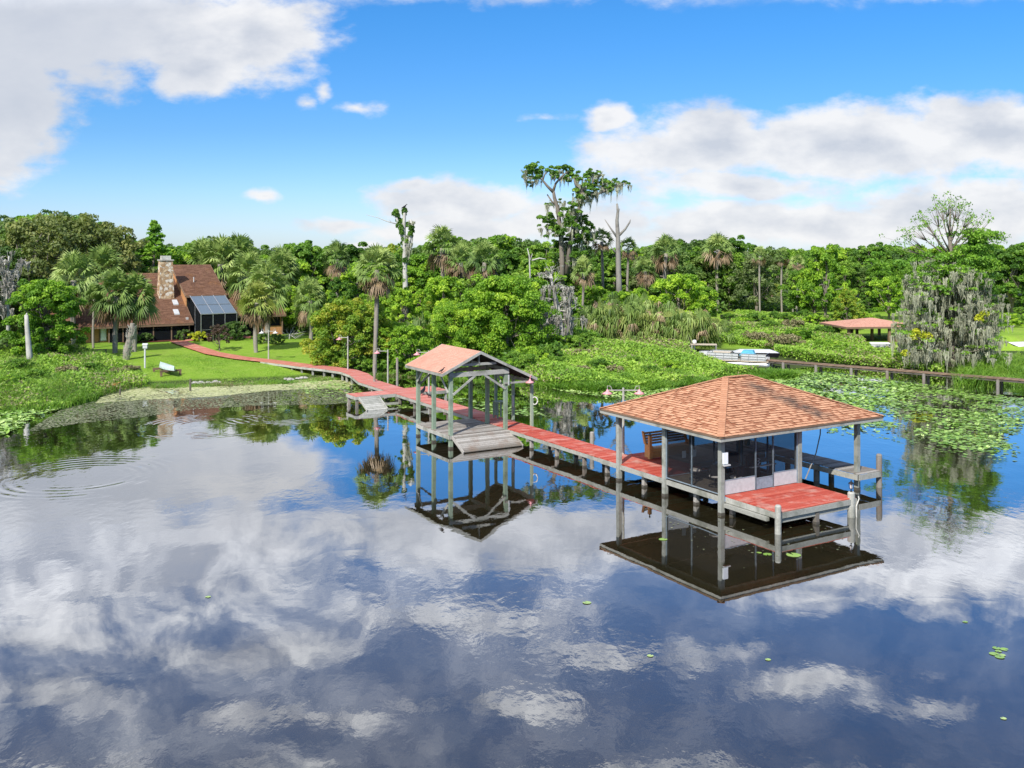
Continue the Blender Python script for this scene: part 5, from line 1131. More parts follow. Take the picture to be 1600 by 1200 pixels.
# moss draped cypress at the right
o, b = hero('moss_draped_cypress', 'wide cypress curtained in grey moss beside the long dock', 1480, 88); D_ = 88; rng = np.random.default_rng(64); mb = MB()
seg([(1486, 590), (1486, 540), (1487, 480), (1486, 430), (1485, 390), (1484, 355), (1485, 325)], .5, .06)
tp = []
def cl_limb(x0, y0, x1, y1, r=.12, dj=None):
    dj = rng.uniform(-3, 3) if dj is None else dj; a_ = rel(b, x0, y0, D_); c_ = rel(b, x1, y1, D_ + dj); m_ = a_ * .5 + c_ * .5 + np.array([0, 0, -.25]) + rng.normal(size=3) * .15
    mb.tube([a_, m_, c_], [r, r * .6, r * .15], 6, .5); return [a_ * .4 + c_ * .6, m_, c_]
upper = []
for (y0, x1, y1) in [(400, 1440, 340), (395, 1455, 328), (385, 1468, 322), (380, 1500, 325), (390, 1518, 335), (400, 1530, 350), (405, 1425, 358), (410, 1412, 372), (400, 1540, 360), (370, 1478, 318), (375, 1495, 322), (415, 1405, 385), (400, 1448, 352), (395, 1510, 345), (410, 1545, 372)]:
    up_ = cl_limb(1485, y0, x1, y1, .09, rng.uniform(-2.5, 2.5)); upper += up_
    for _ in range(8): q_ = up_[2] + rng.normal(size=3) * .55; mb.tube([up_[0], q_], [.03, .008], 4, .5); upper.append(q_)
curt = []
for y0 in range(420, 560, 11):
    for sgn in (-1, 1):
        for _ in range(5):
            fy = (y0 - 420) / 140; wx = (52 + 32 * min(1, fy * 1.6)) * rng.uniform(.35, 1); x1 = 1484 + sgn * wx; curt += cl_limb(1486, y0, x1, y0 - rng.uniform(-6, 12), .1, rng.uniform(-1, 1) * 3.6)
mb.build('trunk', 'bark', o, True)
curt += [rel(b, 1484 + rng.uniform(-1, 1) * (48 + 34 * min(1, fy * 1.5)), 424 + 140 * fy, D_ + rng.uniform(-4.2, 4.2)) for fy in rng.uniform(0, 1, 170)]
V_, tt_ = moss_strands(rng, curt, 36000, .6, 2.8, .032, .5); s = Soup(); s.add(V_, tt_); link('moss', s.mesh('moss', ['moss']), o)
lc = [p + np.array([0, 0, .1]) for p in curt if rng.random() < .55]; s = Soup(); s.add(*leaf_cloud(rng, upper, np.full(len(upper), .34), 2300, .11, ctint=.3)); hi = [rel(b, 1485 + rng.normal() * 38, rng.uniform(396, 452), D_ + rng.uniform(-3, 3)) for _ in range(130)] + [rel(b, 1530 + rng.normal() * 14, rng.uniform(360, 420), D_ + rng.uniform(-2, 2)) for _ in range(60)]
s.add(*leaf_cloud(rng, hi, [(.7, .7, .35)] * 190, 15000, .15)); s.add(*leaf_cloud(rng, lc, [(.65, .65, .2)] * len(lc), 13000, .13)); 
link('crown', s.mesh('crown', ['leaf_cypress']), o)
g_ = [rel(b, x, y, D_ - 3.5) for (x, y) in ((1432, 520), (1440, 524), (1450, 526), (1425, 527), (1415, 553), (1538, 492), (1530, 498))]; s = Soup(); s.add(*leaf_cloud(rng, g_, np.full(len(g_), .4), 700, .14)); link('climbing_vine', s.mesh('vine', ['leaf_gold']), o)
# grey mossy thicket at the far left edge
o, b = hero('bare_mossy_tree', 'bare grey branched tree at the far left edge', 12, 92); D_ = 92; rng = np.random.default_rng(65); mb = MB(); seg([(12, 560), (13, 500), (10, 450), (14, 400)], .22, .06); tp = []
for _ in range(26): y0 = rng.uniform(410, 500); tp += cl_limb(12, y0, 12 + rng.uniform(-38, 34), y0 - rng.uniform(10, 45), .05, rng.uniform(-2, 2))
mb.build('trunk', 'pale_bark', o, True); V_, tt_ = moss_strands(rng, tp, 1500, .4, 2.2, .05, .3); s = Soup(); s.add(V_, tt_); link('moss', s.mesh('moss', ['moss_grey']), o)
# pale broken trunk at left
o, b = hero('broken_trunk', 'pale broken trunk standing before the round green tree', 45, 84, 'dead tree'); D_ = 84; mb = MB(); seg([(47, 578), (46, 555), (44, 530), (42, 508), (41, 492)], .30, .16); seg([(41, 494), (42, 489)], .12, .04); mb.build('trunk', 'pale_bark', o, True)
# little dead white tree and slim dead trunk in the wood
o, b = hero('bare_white_tree', 'low bare white branched tree at the back of the lawn', 463, 106); D_ = 106; rng = np.random.default_rng(66); mb = MB(); seg([(452, 533), (453, 522)], .12, .1)
for _ in range(14): a = rng.uniform(-1, 1); x1 = 457 + a * 22; y1 = 515 + abs(a) * 6 + rng.uniform(-6, 3); cl_limb(453, 523, x1, y1, .05, rng.uniform(-1, 1))
mb.build('trunk', 'pale_bark', o, True)
o, b = hero('slim_dead_tree', 'slim pale dead trunk in front of the wood left of the tallest tree', 828, 110); D_ = 110; mb = MB(); seg([(829, 450), (828, 425), (827, 400), (824, 388)], .12, .04); seg([(828, 408), (832, 396)], .06, .02); seg([(831, 407), (843, 403.5), (853, 405)], .10, .05); mb.build('trunk', 'pale_bark', o, True)
# boot covered palm stump on the lawn
w = PG(197, 562); o = thing('palm_stump', 'rough booted palm trunk leaning on the lawn, pale patches', 'palm', (w.x, w.y, w.z)); mb = MB(); mb.tube([(0, 0, -.1), (.05, 0, .8), (.3, 0, 1.7), (.5, 0, 2.6), (.6, 0, 3.4)], [.3, .33, .3, .26, .2], 10, .6)
mb.build('trunk', 'palm_bark', o)
mb = MB(); rngb = random.Random(5)
for k in range(90):
    a = rngb.uniform(0, 6.28); zz = rngb.uniform(.1, 3.0); cx_ = .05 + .2 * zz * .8; r_ = .3; mb.beam((cx_ + r_ * math.cos(a), r_ * math.sin(a), zz), (cx_ + (r_ + .14) * math.cos(a), (r_ + .14) * math.sin(a), zz + .26), .09, .02, rngb.random())
mb.build('boots', 'pale_bark', o)

# ------------------------------------------------------------------ ground cover (stuff)
def pip(x, y, poly):
    poly = np.asarray(poly); ins = np.zeros(len(x), bool); j = len(poly) - 1
    for i in range(len(poly)):
        xi, yi = poly[i]; xj, yj = poly[j]; cnd = ((yi > y) != (yj > y)) & (x < (xj - xi) * (y - yi) / (yj - yi + 1e-12) + xi); ins ^= cnd; j = i
    return ins
def scatter(rng, pxpoly, n, z=.4):
    wp = [tuple(P(px, py, z))[:2] for (px, py) in pxpoly]; xs, ys = zip(*wp); out = []
    tot = 0
    while tot < n:
        x = rng.uniform(min(xs), max(xs), n * 2); y = rng.uniform(min(ys), max(ys), n * 2); k = pip(x, y, wp); out.append(np.stack([x[k], y[k]], -1)); tot += k.sum()
        if k.sum() == 0: break
    return np.concatenate(out)[:n]
def bumpy(x, y, f=.5, ph=0): return .5 + .25 * (np.sin(x * f + ph) * np.cos(y * f * .8 + 1.3 * ph) + np.sin(x * f * 2.3 + y * f * 1.7 + ph) * .7)
def blades(rng, pos, h, w, lean=.35):
    n = len(pos); a = rng.uniform(0, 6.28, n); side = np.stack([np.cos(a), np.sin(a), np.zeros(n)], -1) * w[:, None]; ln = np.stack([rng.normal(size=n) * lean, rng.normal(size=n) * lean, np.ones(n)], -1)
    ln2 = ln.copy(); ln2[:, :2] *= 2.2; m_ = pos + ln * (h * .55)[:, None]; t_ = pos + ln2 * h[:, None] * np.array([1, 1, .95])
    V1 = np.stack([pos - side * .5, pos + side * .5, m_ + side * .4, m_ - side * .4], 1).reshape(-1, 3); V2 = np.stack([m_ - side * .4, m_ + side * .4, t_ + side * .05, t_ - side * .05], 1).reshape(-1, 3)
    return np.concatenate([V1, V2])
def cover(name, polys, mats, n, h, leaf, seed, kind='leaf', f=.5, holes=()):
    rng = np.random.default_rng(seed); s = Soup()
    for poly in polys:
        xy = scatter(rng, poly, n)
        for hp_ in holes: xy = xy[~pip(xy[:, 0], xy[:, 1], [tuple(P(px, py, .4))[:2] for (px, py) in hp_])]
        x, y = xy.T; g = np.maximum(ground(x, y), -.05); hh = h * (.35 + .95 * np.clip(bumpy(x, y, f, seed), 0, 1)); n_ = len(x)
        mi = (bumpy(x, y, f * .6, seed + 2) + rng.normal(size=n_) * .22 > .78).astype(int) if len(mats) > 1 else np.zeros(n_, int)
        tint = np.clip(.25 + .5 * bumpy(x, y, f * 1.5, seed + 4) + rng.normal(size=n_) * .18, 0, 1)
        if kind == 'leaf':
            fz = rng.uniform(0, 1, n_) ** .6; pos = np.stack([x, y, g + hh * fz], -1); nrm = norm(rng.normal(size=(n_, 3)) * .7 + np.array([0, -.25, .8])); tan = norm(np.cross(nrm, rng.normal(size=(n_, 3)))); sz = leaf * rng.uniform(.6, 1.4, n_)
            V = fold_quads(pos, nrm, tan, sz, sz * 1.8); rep = 1
        else:
            pos = np.stack([x, y, g - .03], -1); V = blades(rng, pos, hh * rng.uniform(.6, 1.2, n_), np.full(n_, leaf)); rep = 2
        for k in range(len(mats)):
            kk = np.tile(mi == k, rep); VV = V.reshape(-1, 4, 3)[kk].reshape(-1, 3)
            if len(VV): s.add(VV, np.tile(tint, rep)[kk], k)
    o = link(name, s.mesh(name, mats)); tag(o, kind='stuff'); return o
bankL = [(-420, 690), (-300, 676), (-150, 660), (0, 638), (90, 631), (150, 614), (200, 602), (235, 598), (215, 584), (175, 570), (110, 562), (-420, 562)]
tag(cover('bank_brush', [bankL], ['brush', 'brush_dry'], 80000, .95, .125, 71), 'green brush with dry tufts on the left bank', 'brush')
tag(cover('bank_grass', [bankL], ['reed', 'brush_dry'], 30000, 1.15, .04, 92, 'blade'), 'tall loose grass rising through the left bank brush', 'grass')
tag(cover('reeds', [[(-420, 690), (-150, 662), (0, 641), (90, 633), (150, 617), (165, 606), (100, 603), (0, 612), (-420, 640)]], ['reed'], 15000, 1.0, .05, 72, 'blade'), 'tall green reeds along the left shoreline', 'reeds')
bankM = [(812, 592), (860, 598), (930, 602), (1010, 600), (1100, 590), (1150, 584), (1195, 576), (1215, 560), (1300, 564), (1400, 572), (1475, 582), (1475, 560), (1440, 545), (1420, 541), (1340, 540), (1320, 528), (1300, 513), (1150, 505), (1130, 540), (1060, 549), (960, 541), (880, 545), (830, 562)]
tag(cover('marsh_brush', [bankM], ['brush', 'brush_dry'], 190000, 1.1, .135, 73, f=.33, holes=([(1076, 545), (1130, 545), (1210, 552), (1212, 578), (1150, 577), (1078, 562)], [(1312, 512), (1420, 512), (1425, 552), (1368, 556), (1340, 545), (1312, 540)])), 'mixed green and tan marsh brush on the middle bank', 'brush')
tag(cover('water_plants', [[(835, 597), (930, 606), (1010, 604), (1100, 594), (1200, 586), (1250, 584), (1240, 578), (1100, 580), (1010, 589), (930, 592), (850, 586)]], ['reed'], 20000, .75, .09, 74, 'blade'), 'upright broad leaved water plants edging the marsh', 'water plants')
tag(cover('shore_reeds', [[(1490, 598), (1560, 598), (1640, 594), (1900, 604), (1900, 578), (1600, 566), (1560, 565), (1500, 575)]], ['reed'], 14000, 1.0, .06, 75, 'blade'), 'dense green reeds behind the long dock at far right', 'reeds')
tag(cover('shore_brush', [[(235, 600), (330, 597), (440, 593), (545, 585), (610, 581), (700, 586), (820, 596), (820, 588), (700, 578), (600, 574), (530, 580), (440, 589), (330, 593), (235, 595)]], ['reed', 'brush_dry'], 15000, .35, .05, 76, 'blade'), 'short rough grass along the lawn shoreline', 'grass')
tag(cover('wood_undergrowth', [[(486, 570), (600, 578), (720, 584), (850, 575), (905, 560), (1000, 534), (905, 520), (700, 540), (520, 545)]], ['leaf_mid', 'leaf_bright'], 26000, 1.6, .24, 77), 'leafy undergrowth beneath the shore trees', 'undergrowth')
tag(cover('far_undergrowth', [[(-300, 535), (100, 530), (100, 514), (-300, 514)], [(440, 530), (520, 540), (900, 530), (900, 508), (440, 512)], [(1100, 503), (1150, 497), (1600, 500), (1900, 500), (1900, 492), (1100, 492)]], ['leaf_dark', 'leaf_mid'], 12000, 1.8, .3, 78), 'shaded undergrowth along the foot of the wood', 'undergrowth')
# lawn grass tufts that roughen the nearest lawn
tag(cover('lawn_grass', [[(230, 596), (330, 594), (440, 590), (520, 581), (480, 576), (400, 568), (300, 560), (230, 565)]], ['brush'], 22000, .10, .04, 79, 'blade'), 'short mown grass on the lakeside lawn', 'grass')

# ------------------------------------------------------------------ floating plants
def pads(rng, xy, r, z0=.012, tilt=.06, lift=0.0):
    """octagonal pads with a notch, built from 4 quads"""
    n = len(xy); a0 = rng.uniform(0, 6.28, n); z = z0 + lift * rng.uniform(0, 1, n) ** 2; cen = np.stack([xy[:, 0], xy[:, 1], z], -1)
    tl = rng.normal(size=(n, 2)) * tilt; Vs = []
    ang = np.linspace(.25, 6.03, 9)
    def pt(k): a = a0 + ang[k]; dx = r * np.cos(a); dy = r * np.sin(a) * .92; return cen + np.stack([dx, dy, dx * tl[:, 0] + dy * tl[:, 1] + np.abs(tl).sum(1) * r * .6], -1)
    for k in range(0, 8, 2): Vs.append(np.stack([cen, pt(k), pt(k + 1), pt(k + 2)], 1))
    return np.stack(Vs, 1).reshape(-1, 3)     # n,4 quads
rng = np.random.default_rng(81)
matR = [(1210, 584), (1290, 581), (1380, 592), (1450, 602), (1530, 612), (1600, 622), (1640, 640), (1600, 665), (1570, 690), (1590, 712), (1500, 702), (1450, 688), (1460, 662), (1430, 655), (1400, 668), (1330, 668), (1280, 665), (1240, 650), (1180, 620), (1120, 605), (1110, 597)]
def padmat(name, polys, ns, rr_, mats, label, lift=.0, tilt=.06, dens=None):
    s = Soup()
    for poly, n in zip(polys, ns):
        xy = scatter(rng, poly, n, 0)
        if dens is not None: k = bumpy(xy[:, 0], xy[:, 1], .55, 3) + rng.normal(size=len(xy)) * .16 > dens; xy = xy[k]
        r = rng.uniform(rr_[0], rr_[1], len(xy)); t_ = np.repeat(np.clip(rng.uniform(.1, .9, len(xy)), 0, 1), 4); s.add(pads(rng, xy, r, lift=lift, tilt=tilt), t_, 0)
    o = link(name, s.mesh(name, mats)); tag(o, label, 'water plants', None, 'stuff'); return o
padmat('lily_pads', [matR], [15000], (.06, .17), ['lily'], 'mat of floating lily pads between the pavilion and the long dock', .03, .09, .46)
padmat('lily_leaves', [[(1200, 586), (1290, 583), (1380, 594), (1440, 604), (1420, 625), (1350, 640), (1250, 625), (1190, 604)]], [4600], (.08, .17), ['lily'], 'raised crowded lily leaves near the middle of the right mat', .12, .2, .4)
padmat('lily_fringe', [[(860, 600), (930, 606), (1010, 606), (1110, 596), (1130, 606), (1060, 617), (1000, 628), (930, 620), (880, 612), (830, 602), (760, 593), (700, 592), (700, 588), (760, 590)]], [4200], (.07, .16), ['lily'], 'lily pads fringing the middle bank', .1, .2, .35)
padmat('lily_corner', [[(-420, 720), (-200, 700), (0, 682), (28, 672), (50, 655), (95, 640), (60, 634), (0, 642), (-420, 695)]], [5200], (.09, .2), ['lily'], 'crowded lily pads in the bay at the far left', .16, .25, .2)
padmat('lily_inlet', [[(520, 594), (600, 604), (640, 616), (700, 622), (780, 626), (850, 640), (900, 655), (820, 650), (700, 640), (640, 640), (560, 632), (480, 615), (440, 600)]], [2300], (.06, .16), ['lily'], 'scattered small lily pads around the boardwalk landing', .02, .08, .45)
def flecks(name, polys, ns, rr_, mat, label, dens=.3, f=.6):
    s = Soup()
    for poly, n in zip(polys, ns):
        xy = scatter(rng, poly, n, 0); k = bumpy(xy[:, 0], xy[:, 1], f, 9) + rng.normal(size=len(xy)) * .25 > dens; xy = xy[k]; m_ = len(xy); r = rng.uniform(rr_[0], rr_[1], m_); a = rng.uniform(0, 6.28, m_)
        z = rng.uniform(.006, .02, m_); cen = np.stack([xy[:, 0], xy[:, 1], z], -1); Vs = [cen + np.stack([r * rng.uniform(.6, 1.5, m_) * np.cos(a + q * 1.571), r * rng.uniform(.4, 1.0, m_) * np.sin(a + q * 1.571), np.zeros(m_)], -1) for q in range(4)]
        s.add(np.stack(Vs, 1).reshape(-1, 3), rng.uniform(0, 1, m_), 0)
    o = link(name, s.mesh(name, [mat])); tag(o, label, 'water plants', None, 'stuff')
flecks('duckweed', [[(170, 611), (200, 606), (330, 600), (440, 596), (500, 592), (560, 597), (540, 606), (430, 610), (330, 620), (240, 624), (180, 628), (150, 630)]], [30000], (.04, .14), 'duckweed', 'pale yellow duckweed sheet along the lawn shore', .44, .5)
flecks('floating_weed', [[(95, 640), (170, 622), (240, 617), (430, 609), (540, 606), (600, 622), (520, 632), (400, 634), (300, 640), (220, 652), (120, 662), (40, 676)]], [20000], (.03, .10), 'duck_grey', 'grey green floating weed outside the duckweed', .26, .33)
flecks('scattered_weed', [[(560, 625), (700, 640), (900, 660), (960, 640), (900, 615), (830, 605), (700, 600)], [(0, 684), (200, 655), (560, 640), (620, 660), (300, 670), (60, 720)], [(960, 790), (1180, 900), (1340, 850), (1240, 800)]], [1700, 900, 110], (.02, .055), 'duck_grey', 'scattered specks of weed on the dark water', .3)
padmat('lily_outliers', [[(1290, 662), (1400, 664), (1460, 650), (1600, 640), (1600, 735), (1480, 715), (1400, 690), (1300, 685)]], [1100], (.05, .13), ['lily'], 'sparse pads thinning out from the right mat', .01, .05, .55)
# single pads on open water
me_pad = None
def single_pad(px, py, r, label, group=None, tint=.6):
    s = Soup(); s.add(pads(rng, np.zeros((1, 2)), np.array([r]), z0=0.0, tilt=.02), np.repeat(tint, 4), 0); o = link('lily_pad', s.mesh('lily_pad', ['lily'])); w = P(px, py, 0); o.location = (w.x, w.y, .012); tag(o, label, 'lily pad', group)
single_pad(1240, 867.5, .27, 'largest bright yellow green lily pad, in the reflection of the pavilion', tint=1)
single_pad(1199, 866.5, .16, 'mid sized pad just left of the largest one in the reflection'); single_pad(1186, 864, .10, 'tiny pad left of two others in the pavilion reflection'); single_pad(1036, 843, .17, 'lone thin pad by the reflection of the second post')
single_pad(917, 942, .14, 'pale dry pad alone on the open blue water', tint=1); single_pad(1016, 1025, .09, 'small yellow pad near the bottom left of the open water', tint=1); single_pad(1200, 1031, .08, 'small green pad on open water below the pavilion reflection')
for k, (dx, dy) in enumerate(((0, 0), (9, -3), (-7, 4), (6, 6), (-3, -5), (2, 9))): single_pad(1560 + dx, 1018 + dy, .09 + .02 * (k % 3), 'small pad in the loose cluster at lower right', 'pads in the lower right cluster')
single_pad(325, 933, .09, 'small pad on the open water at left', tint=.8); single_pad(1568, 1123, .07, 'tiny pale pad near the right bottom corner', tint=1); single_pad(1508, 972, .08, 'tiny pad on the purple reflected cloud at right')

# ------------------------------------------------------------------ yard things
w = PG(226.5, 575); o = thing('birdhouse_post', 'white post with a small box standing on the lawn near the canoe', 'post', (w.x, w.y, w.z))
mb = MB(); mb.box(-.06, .06, -.06, .06, -.1, 1.9, .7); mb.build('post', 'white_paint', o); mb = MB(); mb.box(-.16, .22, -.12, .12, 1.75, 2.05); mb.hexa([(-.2, -.16, 2.05), (.26, -.16, 2.05), (.26, .16, 2.05), (-.2, .16, 2.05), (-.2, -.01, 2.2), (.26, -.01, 2.2), (.26, .01, 2.2), (-.2, .01, 2.2)]); mb.build('box', 'white_paint', o)
w = PG(261, 583); cn = thing('canoe', 'pale green canoe lying upside down on the wooden rack', 'canoe', (w.x, w.y, w.z + .42), -.95)
mb = MB(); prof_ = []; L_ = 2.1
for f in np.linspace(-1, 1, 15):
    wd = .42 * (1 - abs(f) ** 2.6) + .01; hh = .40 - .04 * (1 - f * f) ; ring_ = [(f * L_, wd * math.cos(a), hh * math.sin(a) ** .8 if math.sin(a) > 0 else 0) for a in np.linspace(0, math.pi, 9)]; prof_.append(ring_)
for i in range(14):
    for k in range(8): mb.face([prof_[i][k], prof_[i + 1][k], prof_[i + 1][k + 1], prof_[i][k + 1]])
mb.build('hull', 'canoe_paint', cn, True); mb = MB(); mb.tube([(f[0][0], f[0][1], 0) for f in prof_], .03, 5); mb.tube([(f[-1][0], f[-1][1], 0) for f in prof_], .03, 5); mb.build('gunwale', 'aluminium', cn)
rk = thing('canoe_rack', 'low brown timber rack under the upturned canoe', 'rack', (w.x, w.y, w.z), -.95)
for x in (-1.1, 1.1): mb = MB(); mb.box(x - .08, x + .08, -.9, .9, .22, .40); mb.build('cross_bar', 'brown_wood', rk)
for x in (-1.1, 1.1):
    for y in (-.8, .8): mb = MB(); mb.box(x - .08, x + .08, y - .08, y + .08, -.1, .22); mb.build('leg', 'brown_wood', rk)
w = PG(155, 553); b_ = thing('garden_bench', 'small dark bench on the shaded lawn left of the palms', 'bench', (w.x, w.y, w.z), .2); mb = MB(); mb.box(-.7, .7, -.2, .2, .4, .45); mb.build('seat', 'dark_wood', b_)
for x in (-.6, .6): mb = MB(); mb.box(x - .04, x + .04, -.18, .18, -.05, .4); mb.build('leg', 'dark_wood', b_)
for (px, py, h_, lb) in ((297, 611, .95, 'dark post standing in the duckweed near the shore rocks'), (187, 617, .45, 'short stub post in the duckweed left of the taller one')):
    w = P(px, py, 0); mb = MB(); mb.tube([(0, 0, -1), (.03, 0, h_)], [.09, .08], 8, .5); o = mb.build('water_post', 'dark_wood'); o.location = w; tag(o, lb, 'post')
rr0 = random.Random(3); rk_me = []
for v_i in range(4):
    mb = MB(); rg = np.random.default_rng(v_i); mb.lathe([(.02, -.1), (.22, -.05), (.26, .06), (.17, .16), (.02, .19)], n=8, tint=.5); V_ = np.array(mb.v) * (1 + rg.normal(size=(len(mb.v), 3)) * .12); mb.v = [tuple(p) for p in V_]; rk_me.append(mb.me('shore_rock', 'rock'))
for k in range(30):
    px = (301 + k * 2.3 if k < 19 else 446 + (k - 19) * 3.4) + rr0.uniform(-2, 2); py = np.interp(px, SX, [s[1] for s in SH]) + rr0.uniform(-1.0, 1.2); w = P(px, py, .05); o = link('shore_rock', rk_me[k % 4]); o.location = (w.x, w.y, .06); s_ = rr0.uniform(.35, .95); o.scale = (s_ * 1.1, s_, s_ * .8); o.rotation_euler = (0, 0, rr0.uniform(0, 6)); tag(o, 'pale rock in the row edging the lawn shoreline', 'rock', 'rocks along the lawn shore')
w = P(172, 612, 0); o = thing('dead_root_clump', 'orange brown dead root clump at the end of the left bank', 'dead plant', (w.x, w.y, 0)); mb = MB(); rg = random.Random(4)
for k in range(60): a = rg.uniform(0, 6.28); l_ = rg.uniform(.3, .9); mb.tube([(0, 0, 0), (l_ * .5 * math.cos(a), l_ * .5 * math.sin(a), l_ * .7), (l_ * math.cos(a), l_ * math.sin(a), l_ * rg.uniform(.3, 1.1))], [.05, .03, .01], 4, rg.random())
mb.build('roots', 'bench_wood', o)
# ------------------------------------------------------------------ boats, boathouse, far right things
w = P(1160, 569, .25); pb = thing('pontoon_boat', 'white pontoon boat with rails and blue cover, in the marsh at the dock end', 'boat', (w.x, w.y, .35), -.42)
mb = MB(); mb.box(-3.3, 2.6, -1.2, 1.2, .28, .36); mb.build('deck', 'beige_fabric', pb)
for y in (-.85, .85): mb = MB(); mb.tube([(-3.4, y, .1), (-2.9, y, .0), (2.4, y, .0), (2.7, y, .0)], [.08, .27, .27, .2], 10, .6); mb.build('pontoon', 'aluminium', pb, True)
mb = MB()
for y in (-1.17, 1.17):
    for z in (.55, .78, 1.02): mb.beam((-3.1, y, z), (2.4, y, z), .04, .04)
    for x in np.arange(-3.1, 2.5, .78): mb.box(x - .025, x + .025, y - .025, y + .025, .36, 1.04)
for x in (-3.1, 2.4):
    for z in (.55, .78, 1.02): mb.beam((x, -1.17, z), (x, 1.17, z), .04, .04)
mb.build('rail', 'aluminium', pb)
mb = MB(); mb.box(-3.05, -.2, -1.14, -1.10, .4, .98); mb.box(.1, 2.3, -1.14, -1.10, .4, .98); mb.box(-3.05, 2.3, 1.10, 1.14, .4, .98); mb.build('side_panel', 'white_paint', pb)
mb = MB(); mb.box(-2.8, -1.2, .3, 1.0, .36, .95); mb.box(.5, 2.1, .3, 1.0, .36, .85); mb.build('seat', 'beige_fabric', pb)
mb = MB(); mb.hexa([(-.2, -.6, .8), (1.3, -.6, .8), (1.3, .8, .8), (-.2, .8, .8), (.1, -.3, 1.25), (1.0, -.3, 1.25), (1.0, .5, 1.25), (.1, .5, 1.25)]); mb.build('cover', 'blue_fabric', pb)
w = P(1181, 562, .8); o = thing('covered_boat', 'small boat under a black cover behind the pontoon boat', 'boat', (w.x + .5, w.y + 1.5, .9), -.1)
mb = MB(); mb.hexa([(-1.9, -.5, .0), (1.9, -.5, .0), (1.9, .5, .0), (-1.9, .5, .0), (-2.3, -.8, .45), (2.0, -.8, .45), (2.0, .8, .45), (-2.3, .8, .45)]); mb.build('hull', 'black_fabric', o)
mb = MB(); mb.hexa([(-2.2, -.75, .455), (1.95, -.75, .455), (1.95, .75, .455), (-2.2, .75, .455), (-1.6, -.2, .72), (1.2, -.2, .72), (1.2, .2, .72), (-1.6, .2, .72)]); mb.build('cover', 'white_paint', o)
w = P(1194, 571, .2); o = thing('small_white_boat', 'little white boat nosed in beside the dock end', 'boat', (w.x, w.y, .15), -.3); mb = MB(); mb.hexa([(-.7, -.3, 0), (.8, -.3, 0), (.8, .3, 0), (-.7, .3, 0), (-1.1, -.5, .5), (.9, -.55, .5), (.9, .55, .5), (-1.1, .5, .5)]); mb.build('hull', 'white_enamel', o); mb = MB(); mb.box(.0, .5, -.3, .3, .5, .85); mb.build('seat', 'white_paint', o)
w = P(1101, 553, .6); o = thing('beige_platform', 'low beige plank platform left of the pontoon boat', 'platform', (w.x, w.y, gz(w.x, w.y)), -.15); mb = MB(); planks(mb, -1.4, 1.2, -.7, .7, .75, 'y', .2); mb.build('top', 'beige_fabric', o)
for x in (-1.3, 1.1):
    for y in (-.6, .6): mb = MB(); mb.box(x - .06, x + .06, y - .06, y + .06, -.2, .7); mb.build('leg', 'pale_wood', o)
w = P(1122, 558, .6); o = thing('grey_skiff', 'upturned pale skiff between the platform and the pontoon boat', 'boat', (w.x, w.y, .75), -.3); mb = MB()
for i, f in enumerate(np.linspace(-1, 1, 9)[:-1]):
    g_ = f + .25
    def sec(f): wd = .6 * (1 - abs(f) ** 3) + .02; return [(f * 1.8, -wd, 0), (f * 1.8, -wd * .8, .4), (f * 1.8, wd * .8, .4), (f * 1.8, wd, 0)]
    A_, B_ = sec(f), sec(g_)
    for k in range(3): mb.face([A_[k], B_[k], B_[k + 1], A_[k + 1]])
mb.build('hull', 'white_paint', o)
w = PG(1085, 549); o = thing('outboard_motor', 'pale grey outboard motor upright on a stand at the thicket edge', 'motor', (w.x, w.y, w.z)); mb = MB(); mb.box(-.05, .05, -.08, .08, .2, .75); mb.box(-.25, -.17, -.05, .05, -.05, .75); mb.build('stand', 'aluminium', o); mb = MB(); mb.lathe([(.1, .72), (.2, .78), (.24, .95), (.2, 1.12), (.05, 1.18), (0, 1.18)], n=12); mb.build('cowl', 'white_enamel', o, True)
# boathouse
bh0 = P(1318, 512, 2.7); 
w = PG(1394, 540); BA = .10
bh = thing('boathouse', 'open sided boathouse with salmon hip roof on dark posts at the right', 'boathouse', (36.4, 104.5, 0), BA)
bx = 9.; by = 7.; mb = MB(); zE = 2.7; c = [(0, 0, zE), (bx, 0, zE), (bx, by, zE), (0, by, zE)]; A = (4.3, by / 2, 3.45); B = (bx - 4.3, by / 2, 3.45)
shingles(mb, c[0], c[1], B, A, .5, .22, .01, .3, .8); shingles(mb, c[3], c[0], A, A, .5, .22, .01, .3, .8); shingles(mb, c[2], c[3], A, B, .5, .22, .01, .3, .8); shingles(mb, c[1], c[2], B, B, .5, .22, .01, .3, .8)
r_ = mb.build('roof', 'pink_shingle', bh); mb = MB(); mb.box(0, bx, -.03, .0, zE - .2, zE, .1); mb.box(-.03, 0, -.03, by, zE - .2, zE, .1); mb.box(bx, bx + .03, -.03, by, zE - .2, zE, .1); mb.build('fascia', 'brown_wood', r_)
mb = MB(); mb.box(.05, bx - .05, .05, by - .05, zE - .06, zE - .04, .3); mb.build('ceiling', 'soffit', bh)
for (x, y) in ((.5, .5), (2.5, 4.0), (4.0, 2.2), (5.1, .4), (bx - .5, .5), (bx - 3, .5), (.5, by - .5), (4.3, by - .5), (7, by - .5)): mb = MB(); mb.box(x - .13, x + .13, y - .13, y + .13, -.3, zE - .07, .3); mb.build('post', 'brown_wood', bh)
w = PG(1377, 548); o = thing('white_storage_box', 'white dock box standing in front of the salmon roofed boathouse', 'storage box', (w.x, w.y, w.z), -.2); mb = MB(); mb.box(-1.1, .8, -.4, .4, 0, .75); mb.build('body', 'white_paint', o); mb = MB(); mb.hexa([(-1.14, -.44, .755), (.84, -.44, .755), (.84, .44, .755), (-1.14, .44, .755), (-1.05, -.3, .86), (.75, -.3, .86), (.75, .3, .86), (-1.05, .3, .86)]); mb.build('lid', 'white_enamel', o)
